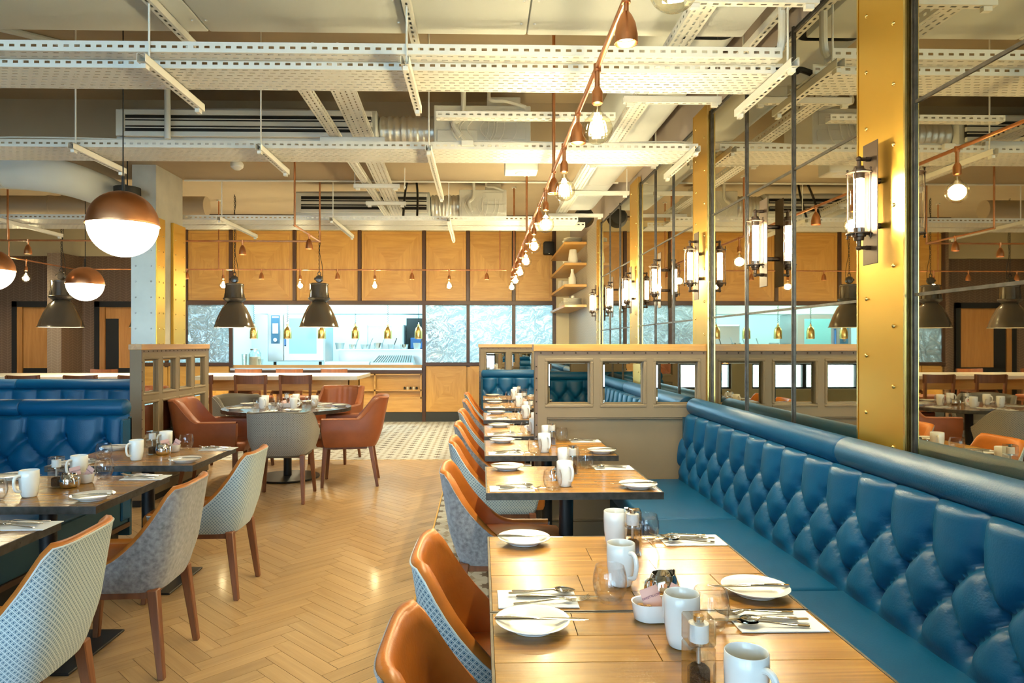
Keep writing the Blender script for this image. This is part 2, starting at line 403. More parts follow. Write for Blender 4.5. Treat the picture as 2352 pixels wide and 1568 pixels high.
woodmat('wood_panel', (0.64, 0.355, 0.090), (0.45, 0.22, 0.045), 'X', 0.42, 0, 11, 0.10, quarter=(0.55, 0.65))
woodmat('wood_door', (0.52, 0.24, 0.07), (0.38, 0.16, 0.04), 'Z', 0.45, 0, 16, 0.1)
woodmat('wood_pale', (0.62, 0.36, 0.12), (0.46, 0.24, 0.07), 'X', 0.4, 0, 16, 0.08)
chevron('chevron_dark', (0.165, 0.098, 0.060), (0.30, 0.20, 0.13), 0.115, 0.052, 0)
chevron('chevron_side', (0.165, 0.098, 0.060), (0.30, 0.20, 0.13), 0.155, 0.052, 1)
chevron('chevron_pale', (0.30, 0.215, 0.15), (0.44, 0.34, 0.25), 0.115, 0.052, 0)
chevron('chevron_grey', (0.32, 0.28, 0.22), (0.54, 0.49, 0.40), 0.075, 0.040, 1, 0.3, 0.5, 0.2)
startile('star_tile', (0.44, 0.44, 0.41), (0.27, 0.225, 0.17), (0.12, 0.088, 0.062))
emat('e_sconce', (1.0, 0.86, 0.52), E_SCONCE); emat('e_bulb', (1.0, 0.88, 0.56), E_BULB); emat('e_globe', (1.0, 0.90, 0.66), E_GLOBE)
emat('e_spot', (1.0, 0.82, 0.52), 22.0); emat('e_kitchen', COOL, E_KITCHEN)
for n_ in ('e_bulb', 'e_spot'): MATS[n_].cycles.emission_sampling = 'NONE'      # their light comes from the lamp set inside each
for n_ in ('e_sconce', 'e_globe', 'e_kitchen'): MATS[n_].cycles.emission_sampling = 'FRONT'
def _ripple():
    """rippled cast glass: bends what is behind it and scatters some of the light through"""
    m = bpy.data.materials.new('ripple_glass'); m.use_nodes = True; nt = m.node_tree
    for n in list(nt.nodes): nt.nodes.remove(n)
    out = N(nt, 'ShaderNodeOutputMaterial'); rf = N(nt, 'ShaderNodeBsdfRefraction'); tl_ = N(nt, 'ShaderNodeBsdfTranslucent'); gl = N(nt, 'ShaderNodeBsdfGlossy')
    rf.inputs['IOR'].default_value = 1.45; rf.inputs['Roughness'].default_value = 0.04; rf.inputs['Color'].default_value = (0.93, 0.97, 1, 1)
    tl_.inputs['Color'].default_value = (0.95, 0.98, 1, 1); gl.inputs['Roughness'].default_value = 0.06
    tc = N(nt, 'ShaderNodeTexCoord'); n = N(nt, 'ShaderNodeTexNoise'); n.inputs['Scale'].default_value = 4.5; n.inputs['Detail'].default_value = 1.5; n.inputs['Distortion'].default_value = 1.6
    w = N(nt, 'ShaderNodeTexWave'); w.inputs['Scale'].default_value = 30; nt.links.new(tc.outputs['Object'], w.inputs['Vector']); nt.links.new(tc.outputs['Object'], n.inputs['Vector'])
    bp = N(nt, 'ShaderNodeBump'); bp.inputs['Strength'].default_value = 1.0; bp.inputs['Distance'].default_value = 0.05
    nt.links.new(math_(nt, 'MULTIPLY_ADD', w.outputs['Fac'], 0.015, n.outputs['Fac']), bp.inputs['Height'])
    for s_ in (rf, gl): nt.links.new(bp.outputs['Normal'], s_.inputs['Normal'])
    m1 = N(nt, 'ShaderNodeMixShader'); m1.inputs[0].default_value = 0.28; nt.links.new(rf.outputs[0], m1.inputs[1]); nt.links.new(tl_.outputs[0], m1.inputs[2])
    m2 = N(nt, 'ShaderNodeMixShader'); m2.inputs[0].default_value = 0.26; nt.links.new(m1.outputs[0], m2.inputs[1]); nt.links.new(gl.outputs[0], m2.inputs[2]); nt.links.new(m2.outputs[0], out.inputs[0])
    MATS['ripple_glass'] = m
_ripple()

# ================================================================== SETTING
XW, YB = 1.63, 12.55            # mirror wall plane, kitchen front plane
floor = struct('floor', MB().box(-9.7, 1.8, -5.6, 16.2, -0.08, -0.006), 'plinth_dark', 'oak herringbone floor with a border of patterned star tiles')
# --- oak herringbone blocks, laid at 45 degrees
BW, BL, NB = 0.084, 0.42, 5
WX0, WX1, WY0, WY1 = -9.6, -0.372, -5.4, 8.40
def clip(poly, ax, lim, keep_less):
    out = []
    for i in range(len(poly)):
        a, b = poly[i], poly[(i+1) % len(poly)]
        ia = (a[0][ax] <= lim) if keep_less else (a[0][ax] >= lim); ib = (b[0][ax] <= lim) if keep_less else (b[0][ax] >= lim)
        if ia: out.append(a)
        if ia != ib:
            t = (lim-a[0][ax])/(b[0][ax]-a[0][ax]); out.append(tuple((p[0]+(q[0]-p[0])*t, p[1]+(q[1]-p[1])*t) for p, q in zip(a, b)))
    return out
g = 0.0011
blk = MB()
hx, hy = BL/2-g, BW/2-g
blk.add([(-hx,-hy,-.012),(hx,-hy,-.012),(hx,hy,-.012),(-hx,hy,-.012),(-hx,-hy,0),(hx,-hy,0),(hx,hy,0),(-hx,hy,0)],
        [(4,5,6,7),(0,1,5,4),(1,2,6,5),(2,3,7,6),(3,0,4,7)], [(-hx,-hy),(hx,-hy),(hx,hy),(-hx,hy)]*2)
blk_me = blk.mesh('block', sharp=0)
cand = []
r2 = math.sqrt(.5)
for m in range(-40, 41):
    for k in range(-230, 231):
        for o in (0, 1):
            cx, cyy = ((k+NB*m+NB/2)*BW, (k-NB*m+.5)*BW) if o == 0 else ((k+NB*m+.5)*BW, (k-NB*m+1+NB/2)*BW)
            X, Y = (cx-cyy)*r2-3.0, (cx+cyy)*r2+3.0
            if not (WX0-.3 < X < WX1+.3 and -2.0 < Y < WY1+.3): continue
            cand.append((X, Y, PI/4 if o == 0 else 3*PI/4))
def vis(X, Y): return Y > 2.55 and X > -0.715*Y+0.15 and X < -0.38
whole = [c for c in cand if c[0] < WX1-.24 and c[1] < WY1-.24]
near = sorted([c for c in whole if vis(c[0], c[1]) and c[0] > -1.75], key=lambda c: c[1])[:290]
ns = set(near)
rest = MB()
for c in near:
    o = mobj('floor_block', blk_me, 'wood_floor', floor, (c[0], c[1], 0), c[2])
for c in cand:
    if c in ns: continue
    ca, sa = math.cos(c[2]), math.sin(c[2])
    poly = [((c[0]+x*ca-y*sa, c[1]+x*sa+y*ca), (x, y)) for x, y in ((-hx,-hy),(hx,-hy),(hx,hy),(-hx,hy))]
    if c[0] > WX1-.25: poly = clip(poly, 0, WX1, True)
    if len(poly) > 2 and c[1] > WY1-.25: poly = clip(poly, 1, WY1, True)
    if len(poly) < 3: continue
    rest.add([(p[0][0], p[0][1], 0) for p in poly], [tuple(range(len(poly)))], [p[1] for p in poly])
tag(rest.build('floor_blocks', 'wood_floor', floor, sharp=0), kind='stuff')
# --- encaustic star tiles
TS = 0.2
def tile_mesh():
    t = MB(); h = TS/2-.0009
    t.add([(-h,-h,-.01),(h,-h,-.01),(h,h,-.01),(-h,h,-.01),(-h,-h,0),(h,-h,0),(h,h,0),(-h,h,0)], [(4,5,6,7),(0,1,5,4),(1,2,6,5),(2,3,7,6),(3,0,4,7)],
          [(0,0),(TS,0),(TS,TS),(0,TS)]*2)
    return t.mesh('tile', sharp=0)
tme = tile_mesh(); trest = MB(); tl = []
TX0 = WX1+.012
for i in range(-46, 10):
    for j in range(0, 72):
        X, Y = TX0+.1+i*TS, WY1+.012+.1+(j-51)*TS
        if Y > YB+.1 or X > XW+.05 or X < -9.6: continue
        if Y < WY1 and i < 0: continue
        tl.append((X, Y))
def tkey(p): return 0 if (p[1] < WY1 and p[0] < .15 and p[1] > 1.2) else (1 if (p[1] > WY1 and -2.3 < p[0] < -.05) else 2)
tl.sort(key=lambda p: (tkey(p), p[1]))
for n_, (X, Y) in enumerate(tl):
    if n_ < 285 and tkey((X, Y)) < 2: mobj('floor_tile', tme, 'star_tile', floor, (X, Y, 0))
    else:
        h = TS/2-.0009; trest.add([(X-h,Y-h,0),(X+h,Y-h,0),(X+h,Y+h,0),(X-h,Y+h,0)], [(0,1,2,3)], [(0,0),(TS,0),(TS,TS),(0,TS)])
tag(trest.build('floor_tiles', 'star_tile', floor, sharp=0), kind='stuff')
MB().box(WX1-.002, WX1+.010, -5, WY1+.012, -.006, .0015).box(-9.6, WX1, WY1-.002, WY1+.010, -.006, .0015).build('brass_edging', 'brass', floor)

# --- ceiling and its beam
struct('ceiling', MB().box(-9.8, 1.9, -5.7, 16.4, 3.70, 3.9), 'plaster', 'tan painted concrete ceiling behind the services')
struct('trim_1', MB().box(-9.6, 1.63, 6.45, 7.48, 3.20, 3.70), 'plaster', 'deep tan ceiling beam crossing the room above the pillar')
struct('wall_left', MB().box(-9.8, -9.6, -5.6, 16.2, 0, 3.7), 'chevron_dark', 'dark wall at the far left end of the room')
struct('wall_right', MB().box(XW+.012, 1.85, -5.6, 16.2, 0, 3.7), 'grey_wall', 'grey painted wall above the mirrors')
wt = struct('trim_2', MB().box(XW-.012, XW+.01, 9.42, YB, 0, 3.12), 'chevron_grey', 'grey zigzag tiled wall behind the crockery shelves')
# --- street wall behind the camera with its windows
wf = MB(); WIN = [(-9.1, -7.0), (-6.6, -4.5), (-4.1, -2.0), (-1.6, 0.5)]
xs = [-9.7] + [v for w in WIN for v in w] + [1.8]
for a in range(0, len(xs), 2): wf.box(xs[a], xs[a+1], -3.6, -3.4, 0, 3.7)
for a, b in WIN: wf.box(a, b, -3.6, -3.4, 0, 0.55); wf.box(a, b, -3.6, -3.4, 3.15, 3.7)
struct('wall_front', wf, 'cream_wall', 'street wall with tall windows seen in the mirrors')
for n_, (a, b) in enumerate(WIN):
    w = MB()
    for x in (a, (a+b)/2, b): w.box(x-.04, x+.04, -3.54, -3.46, .55, 3.15)
    for z in (.55, 1.05, 2.5, 3.15): w.box(a, b, -3.53, -3.47, z-.035, z+.035)
    wo = struct('window_%d' % (n_+1), w, 'black_metal', 'tall dark framed street window behind the camera, %s from the left wall' % ('first', 'second', 'third', 'fourth')[n_])
    MB().box(a+.04, b-.04, -3.503, -3.497, .6, 3.1).build('pane', 'glass', wo)
    d = bpy.data.lights.new('window_portal', 'AREA'); d.shape = 'RECTANGLE'; d.size = b-a; d.size_y = 2.6; d.cycles.is_portal = True
    po = bpy.data.objects.new('window_portal', d); COL.objects.link(po); po.location = ((a+b)/2, -3.62, 1.85); po.rotation_euler = (-PI/2, 0, 0)
struct('ground', MB().box(-30, 20, -40, -3.7, -.3, -.1), 'concrete', 'grey pavement outside the street windows')

# --- hall wall behind, with two doors
HY = 13.65
struct('wall_hall', MB().box(-9.6, -5.2, HY, HY+.2, 0, 3.15), 'chevron_dark', 'dark zigzag tiled wall around the two doors')
struct('trim_3', MB().box(-9.6, -5.2, HY-.05, HY+.2, 3.15, 3.70), 'cream_wall', 'cream bulkhead above the tiled hall wall')
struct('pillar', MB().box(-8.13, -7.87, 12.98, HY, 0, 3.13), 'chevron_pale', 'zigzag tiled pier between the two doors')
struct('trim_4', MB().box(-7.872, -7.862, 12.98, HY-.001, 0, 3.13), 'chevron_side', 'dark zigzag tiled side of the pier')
struct('wall_hall_side', MB().box(-5.46, -5.38, YB-.02, HY, 0, 3.7), 'chevron_dark', 'short return wall beside the kitchen')
def door(n, x0, x1, panel):
    fr = MB().box(x0-.10, x0, HY-.06, HY, 0, 2.26).box(x1, x1+.10, HY-.06, HY, 0, 2.26).box(x0-.10, x1+.10, HY-.06, HY, 2.15, 2.26)
    d = struct('door_%d' % n, fr, 'black', ('oak door with a dark frame to the left of the tiled pier', 'oak door with a tall black panel beside the concrete pillar')[n-1])
    MB().box(x0, x0+.10, HY-.055, HY, 0, 2.15).build('jamb', 'wood_door', d)
    MB().box(x0+.11, x1, HY-.03, HY, 0, 2.145).build('leaf', 'wood_door', d)
    MB().box(x0+.11, x1, HY-.036, HY-.028, .05, .95).build('kick_plate', 'black', d)
    if panel: MB().box(x0+.11, x0+.36, HY-.038, HY-.028, .95, 1.92).build('side_panel', 'black', d)
door(1, -9.10, -8.15, False); door(2, -7.50, -6.45, True)

# --- concrete pillar with metal cladding
pl = struct('column', MB().box(-3.46, -3.225, 6.85, 7.45, 0, 3.20), 'concrete', 'slim concrete pillar clad with riveted metal plates')
def plate(name, mat, x0, x1, y0, y1, z0, z1, face, rivet, ncols, dz, edge=.045, parent=pl, smat='brass_stud'):
    o = MB().box(x0, x1, y0, y1, z0, z1).build(name, mat, parent, bevel=.002)
    r = MB()
    for k in range(ncols):
        z = z0+.08 + dz*0.5*(0 if ncols == 1 else (k if rivet < 0 else 0))
        while z < z1-.03:
            if face == '-Y': xx = x0+edge+(x1-x0-2*edge)*k/max(1, ncols-1); r.sphere((xx, y0, z), abs(rivet), 8, 6)
            elif face == '+X': yy = y0+edge+(y1-y0-2*edge)*k/max(1, ncols-1); r.sphere((x1, yy, z), abs(rivet), 8, 6)
            else: yy = y0+edge+(y1-y0-2*edge)*k/max(1, ncols-1); r.sphere((x0, yy, z), abs(rivet), 8, 6)
            z += dz
    tag(r.build('rivets', smat, o), kind='stuff')
    return o
plate('zinc_plate', 'zinc', -3.465, -3.222, 6.838, 6.85, .1, 2.66, '-Y', .009, 2, .155, smat='steel')
plate('brass_plate', 'brass', -3.225, -3.212, 6.84, 7.02, .1, 2.68, '+X', .009, 2, .155)
plate('brass_plate', 'brass', -3.225, -3.195, 7.17, 7.46, .1, 2.68, '+X', .009, 2, .155)

# --- brass pilasters on the mirror wall and the mirror screens between them
PIL = [(0.36, 0.66), (2.555, 2.862), (4.80, 5.115), (6.95, 7.30), (9.22, 9.42)]
pdesc = ['beside the camera, out over the bench end', 'widest in view, carrying a tall caged wall light', 'where the taupe partition meets the mirrors', 'midway down the mirror wall', 'at the far end of the mirrors']
for n_, (a, b) in enumerate(PIL):
    if n_ == 0: continue
    p = thing('brass_pilaster', 'brass clad pilaster ' + pdesc[n_], 'pilaster', (XW, (a+b)/2, 0), 0, 'brass pilasters')
    w = (b-a)/2
    plate('plate', 'brass', -.028, .005, -w, w, 0.0, 3.13, '-X', -.0085, 2, .235, .06, p)
    MB().box(-.030, .004, -w-.012, -w-.002, 0, 3.13).box(-.030, .004, w+.002, w+.012, 0, 3.13).build('edge_strip', 'brass_stud', p)
for n_ in range(4):
    a, b = PIL[n_][1]+.028, PIL[n_+1][0]-.028
    s_ = thing('mirror_screen', 'gridded wall mirror ' + ('beside the camera, right of the wide brass pilaster', 'between the wide brass pilaster and the taupe partition', 'beyond the taupe partition, second from it', 'at the far end, next to the crockery shelves')[n_], 'mirror', (XW, a, 0), 0, 'wall mirrors')
    L = b-a; Z = [.88, 1.605, 2.325, 3.04]
    pm = MB().box(-.003, .003, 0, L/3, 0, 1).mesh('pane')
    for r_ in range(3):
        for c_ in range(3):
            o = mobj('pane', pm, 'mirror', s_, (0, c_*L/3, Z[r_])); o.scale = (1, 1, Z[r_+1]-Z[r_])
    for c_ in range(4):
        MB().box(-.010, -.003, c_*L/3-.011, c_*L/3+.011, Z[0]-.03, Z[3]+.03).box(-.014, -.009, c_*L/3-.004, c_*L/3+.004, Z[0]-.03, Z[3]+.03).build('mullion', 'steel_dark', s_)
    for r_ in range(4):
        MB().box(-.008, -.003, 0, L, Z[r_]-.006, Z[r_]+.006).build('glazing_bar', 'steel_dark', s_)
    MB().box(.0035, .010, 0, L, Z[0]-.03, Z[3]+.03).build('back_board', 'black', s_)

# ================================================================== KITCHEN FRONT
kf = struct('wall_back', MB().box(-5.42, 1.36, YB, YB+.10, 3.50, 3.70).box(-5.42, 1.36, YB+.02, YB+.10, 2.20, 3.50).box(1.36, XW+.01, YB-.02, YB+.10, 0, 3.7), 'cream_wall', 'kitchen front of veneered panels, textured glass and a serving hatch')
POST = [-5.365, -4.555, -3.405, -2.222, -1.046, -.239, .600, 1.345]
for a, b in zip(POST[:-1], POST[1:]):
    w, h = (b-a)/2-.035, 0.64
    o = MB().box(-w, w, -.012, .012, -h, h).build('wall_panel', 'wood_panel', kf, ((a+b)/2, YB+.008, 2.845), bevel=.003)
    m_ = .05
    MB().box(-w+m_, w-m_, -.0145, -.0115, -h+m_, -h+m_+.006).box(-w+m_, w-m_, -.0145, -.0115, h-m_-.006, h-m_).box(-w+m_, -w+m_+.006, -.0145, -.0115, -h+m_, h-m_).box(w-m_-.006, w-m_, -.0145, -.0115, -h+m_, h-m_).build('inlay', 'wood_door', o)
for x in POST:
    full = x in (-5.365, -4.555, -1.046, -.239, .600, 1.345)
    MB().box(x-.032, x+.032, YB-.03, YB+.03, (0 if x in (-1.046,) else (1.0 if full else 2.16)), 3.50).build('post', 'dark_wood', kf, bevel=.004)
MB().box(-5.40, 1.37, YB-.035, YB+.05, 2.135, 2.215).build('rail', 'dark_wood', kf, bevel=.006)
MB().box(-5.40, -4.56, YB-.035, YB+.05, 1.02, 1.085).box(-1.05, 1.37, YB-.035, YB+.05, 1.02, 1.085).build('sill_rail', 'dark_wood', kf, bevel=.006)
for a, b in ((-5.33, -4.59), (-1.01, -.275), (-.205, .565), (.635, 1.31)):
    MB().box(-(b-a)/2, (b-a)/2, -.006, .006, -.525, .525).build('textured_pane', 'ripple_glass', kf, ((a+b)/2, YB, 1.61))
for a, b in ((-5.33, -4.96), (-4.95, -4.59), (-1.01, -.265), (-.255, .56), (.57, 1.33)):
    o = MB().box(-(b-a)/2, (b-a)/2, -.014, .014, -.42, .42).build('door_panel', 'wood_panel', kf, ((a+b)/2, YB, .60), bevel=.003)
MB().box(-5.40, 1.36, YB-.02, YB+.03, 0, .175).build('plinth', 'plinth_dark', kf)
MB().box(-5.40, 1.36, YB+.03, YB+.06, .17, 1.04).build('carcass', 'wood_pale', kf)
# servery counter with open shelves under the hatch
sv = thing('servery_counter', 'oak servery counter with open shelves under the kitchen hatch', 'counter', (-2.8, YB, 0))
MB().box(-1.755, 1.72, -.06, .75, .945, .985).build('worktop', 'steel', sv, bevel=.004)
MB().box(-1.755, 1.72, -.05, .02, .885, .944).build('apron', 'dark_wood', sv)
for x in (-1.74, -.9, -.05, .86, 1.70): MB().box(x-.014, x+.014, -.04, .02, .175, .885).build('divider', 'wood_pale', sv)
for z in (.865, .575, .44): MB().box(-1.755, 1.72, -.04, .02, z-.014, z+.014).build('shelf', 'wood_pale', sv)
MB().box(-1.755, 1.72, -.03, .02, .18, .43).build('drawer_front', 'wood_pale', sv)
for k, (x, c) in enumerate([(-.82, 'russet_leather'), (-.77, 'russet_leather')]+[(1.38+.055*i, 'stoneware' if i % 2 else 'black') for i in range(5)]):
    j = thing('spice_jar', ('small red jar on the servery shelf, %s of two' % ('left', 'right')[k % 2] if k < 2 else 'tiny jar at the hatch post end of the servery shelf, %s of five' % ('first', 'second', 'third', 'fourth', 'fifth')[k-2]), 'jar', (-2.8+x+.02, YB-.012, .589), 0, 'jars on the servery shelf')
    MB().lathe([(0,0),(.02,0),(.02,.035),(.016,.04),(.016,.05),(0,.05)], n=10).build('body', c, j)

# ---- kitchen room behind
struct('wall_kitchen', MB().box(-5.4, 1.6, 15.9, 16.0, 0, 2.9).box(-5.38, -5.30, HY, 15.9, 0, 2.9).box(1.5, 1.6, YB+.1, 15.9, 0, 2.9), 'kitchen_white', 'white kitchen walls seen through the hatch')
struct('ceiling_kitchen', MB().box(-5.4, 1.6, YB+.1, 16.0, 2.62, 2.72), 'kitchen_white', 'white kitchen ceiling above the hatch')
for n_, (x, y, w_, lab) in enumerate(((-4.55, 13.15, 1.0, 'added behind the left textured pane'), (-2.75, 13.15, 1.2, 'over the pass'), (-.65, 13.15, 1.1, 'added behind the textured pane by the hatch'), (.80, 13.15, 1.1, 'added behind the textured pane by the shelves'), (-4.3, 15.2, 1.1, 'added behind the oven'), (-2.4, 15.2, 1.1, 'added above the fridge'), (0., 15.2, 1.2, 'added at the back right of the kitchen'))):  # rear row and panels behind the panes added to brighten wall and glass
    l = thing('kitchen_light', 'bright kitchen ceiling panel light ' + lab, 'light', (x, y, 2.617), 0, 'kitchen ceiling lights')
    MB().box(-w_/2, w_/2, -.30, .30, -.035, 0).build('housing', 'white_metal', l)
    MB().box(-w_/2+.04, w_/2-.04, -.26, .26, -.040, -.036).build('diffuser', 'e_kitchen', l)
hd = thing('extractor_hood', 'long steel extractor hood along the top of the hatch', 'hood', (-2.7, 14.3, 2.05))
MB().add([(-1.9,-.35,0),(1.75,-.35,0),(1.75,.45,0),(-1.9,.45,0),(-1.9,-.35,.16),(1.75,-.35,.16),(1.75,.45,.56),(-1.9,.45,.56)], [(3,2,1,0),(4,5,6,7),(0,1,5,4),(1,2,6,5),(2,3,7,6),(3,0,4,7)]).build('canopy', 'steel', hd)
MB().box(-1.9, 1.75, -.36, -.345, -.01, .17).build('front_lip', 'white_metal', hd)
ov = thing('combi_oven', 'tall steel oven with a blue control panel and glass door', 'oven', (-3.72, 14.0, .93))
MB().box(-.52, .62, -.35, .4, .14, 1.10).build('body', 'steel', ov, bevel=.01)
MB().box(-.50, -.20, -.372, -.348, .16, 1.07).build('side_door', 'steel', ov, bevel=.006)
cp = MB().box(-.44, -.27, -.378, -.37, .50, 1.06).build('control_panel', 'panel_blue', ov)
MB().box(-.41, -.30, -.384, -.377, .70, .90).build('screen', 'white_metal', cp)
MB().lathe([(0,0),(.038,0),(.032,.02),(0,.02)], (-.355, -.398, .575), 16, 'Y').build('dial', 'chrome', cp)
MB().box(-.42, -.29, -.381, -.377, 1.01, 1.04).build('badge', 'white_metal', cp)
dr = MB().box(-.185, .60, -.385, -.348, .16, 1.09).build('door', 'steel', ov, bevel=.008)
MB().box(-.08, .46, -.390, -.384, .30, 1.0).build('door_glass', 'panel_teal', dr)
MB().box(-.165, -.145, -.43, -.40, .45, .80).box(-.165, -.145, -.43, -.385, .45, .47).box(-.165, -.145, -.43, -.385, .78, .80).build('handle', 'blue_plastic', dr)
for x in (-.4, .5): MB().cyl((x, -.25, 0), (x, -.25, .14), .03).build('foot', 'black', ov)
# steel line: back shelf with pans, grill, griddle
cnt = thing('cooking_counter', 'long steel cooking counter behind the servery', 'counter', (-2.6, 13.95, 0))
MB().box(-1.95, 1.8, -.35, .5, .86, .93).build('worktop', 'steel', cnt, bevel=.004); MB().box(-1.95, 1.8, -.30, .5, 0, .86).build('carcass', 'steel', cnt)
sh = thing('steel_shelf', 'raised steel gantry shelf holding a row of pans', 'shelf', (-1.75, 14.35, .93))
MB().box(-1.25, 1.0, -.15, .15, .36, .385).build('top', 'steel', sh); MB().box(-1.25, 1.0, .10, .14, 0, .36).build('back_panel', 'steel', sh)
gr = thing('char_grill', 'steel grill with a ridged grid and blue trimmed front', 'grill', (-1.75, 13.72, .985))
MB().add([(-.42,-.3,0),(.42,-.3,0),(.42,.3,0),(-.42,.3,0),(-.42,-.3,.07),(.42,-.3,.07),(.36,.3,.20),(-.36,.3,.20)], [(3,2,1,0),(4,5,6,7),(0,1,5,4),(1,2,6,5),(2,3,7,6),(3,0,4,7)]).build('body', 'steel', gr)
for k in range(16):
    x = -.36+.048*k; MB().bar((x, -.26, .082), (x*.9, .26, .200), .016, .012).build('grid_bar', 'steel_dark', gr)
MB().box(-.42, .42, -.312, -.299, 0, .025).build('trim', 'blue_plastic', gr)
gd = thing('griddle', 'flat steel griddle with blue trim beside the grill', 'griddle', (-2.615, 13.72, .985))
MB().box(-.46, .43, -.3, .3, 0, .09).build('body', 'steel', gd, bevel=.008); MB().box(-.46, .43, -.312, -.299, 0, .025).build('trim', 'blue_plastic', gd)
for k in range(8):
    x = -2.95+.268*k; rr = (.10, .085, .11, .10, .075, .09, .085, .10)[k]
    p = thing('cooking_pan', ('shallow pan', 'small frying pan', 'wide bowl', 'deep steel pan', 'small pot', 'steel bowl', 'black handled pan', 'tall stacked bowl')[k]+' on the gantry shelf, number %s along' % ('one', 'two', 'three', 'four', 'five', 'six', 'seven', 'eight')[k], 'pan', (x, 14.33, 1.315), 0, 'pans on the kitchen gantry')
    hgt = .10 if k % 3 else .13
    MB().lathe([(0,0),(rr*.75,0),(rr,hgt),(rr-.006,hgt),(rr*.7,.008),(0,.008)], n=16).build('bowl', 'chrome' if k % 2 else 'steel', p)
    if k in (1, 2, 3, 4, 6): MB().bar((rr*.8, -.02, hgt*.8), (rr+.045, -.05, hgt+.13), .018, .012).build('handle', 'steel_dark' if k in (4, 6) else 'steel', p)
MB_fr = thing('steel_fridge', 'tall steel fridge against the kitchen wall', 'fridge', (-2.1, 15.4, 0))
MB().box(-.4, .4, -.35, .4, .1, 1.85).build('body', 'steel', MB_fr, bevel=.01); MB().box(-.38, .38, -.372, -.35, .12, 1.83).build('door', 'steel', MB_fr, bevel=.006); MB().box(.30, .33, -.41, -.37, .8, 1.2).build('handle', 'black', MB_fr)
kd = thing('kitchen_shelf_unit', 'dark open doorway shelf stacked with blue crates', 'shelf', (-1.35, 15.6, 0))
MB().box(-.33, .33, -.2, .2, 0, 2.0).build('back_frame', 'plinth_dark', kd)
for k, (z, w) in enumerate(((1.0, .5), (1.32, .46))): MB().box(-w/2, w/2, -.30, -.21, z, z+.24).build('crate', 'blue_plastic', kd, bevel=.01)
ds = tag(MB().lathe([(0,0),(.09,0),(.10,.05),(.10,.25),(.08,.28),(0,.28)], n=16).build('towel_dispenser', 'blue_plastic', None, (-.55, 15.78, 1.72)), 'blue wall dispenser in the kitchen', 'dispenser')
jr = thing('glass_jar', 'large clear glass jar standing at the end of the hatch', 'jar', (-4.22, 12.85, .985))
MB().lathe([(0,0),(.10,0),(.11,.03),(.11,.26),(.08,.30),(.08,.32)], n=20).build('body', 'acrylic', jr); MB().lathe([(0,.02),(.095,.02),(.1,.2),(0,.2)], n=16).build('contents', 'stoneware', jr); MB().lathe([(0,.32),(.085,.32),(.085,.35),(0,.355)], n=20).build('lid', 'steel', jr)
for k in range(3):
    w_ = thing('stacked_glasses', ('clear glass vase behind the big jar', 'clear glass vase left of the big jar', 'short clear glass in front of the big jar')[k], 'glass', ((-4.42, -4.40, -4.08)[k], (13.02, 12.80, 12.74)[k], .985), 0, 'glass by the hatch')
    MB().lathe([(0,0),(.035,0),(.05,.25-.09*(k == 2)),(.047,.25-.09*(k == 2)),(.032,.01),(0,.01)], n=14).build('body', 'acrylic', w_)
# heat lamps over the pass
hl = None
for k, x in enumerate((-4.20, -3.58, -2.95, -2.33, -1.73, -1.16)):
    lab = 'brass heat lamp over the hatch, %s from the oven end' % ('first', 'second', 'third', 'fourth', 'fifth', 'sixth')[k]
    if hl is None:
        hl = thing('heat_lamp', lab, 'lamp', (x, 12.72, 1.52), 0, 'heat lamps over the hatch')
        MB().lathe([(.072,0),(.075,.01),(.072,.14),(.055,.20),(.022,.235),(.018,.27),(0,.27)], n=20).build('shade', 'brass_stud', hl)
        MB().lathe([(0,.26),(.012,.26),(.012,.30),(0,.30)], n=10).build('cap', 'chrome', hl)
        pts = [(.011*math.cos(i*.9), .011*math.sin(i*.9), .30+i*.0052) for i in range(62)]
        MB().tube(pts, .004, 5).build('coiled_cord', 'black', hl)
        MB().sphere((0,0,.05), .045, 12, 8).build('bulb', 'e_spot', hl)
    else: dup(hl, lab, (x, 12.72, 1.52))

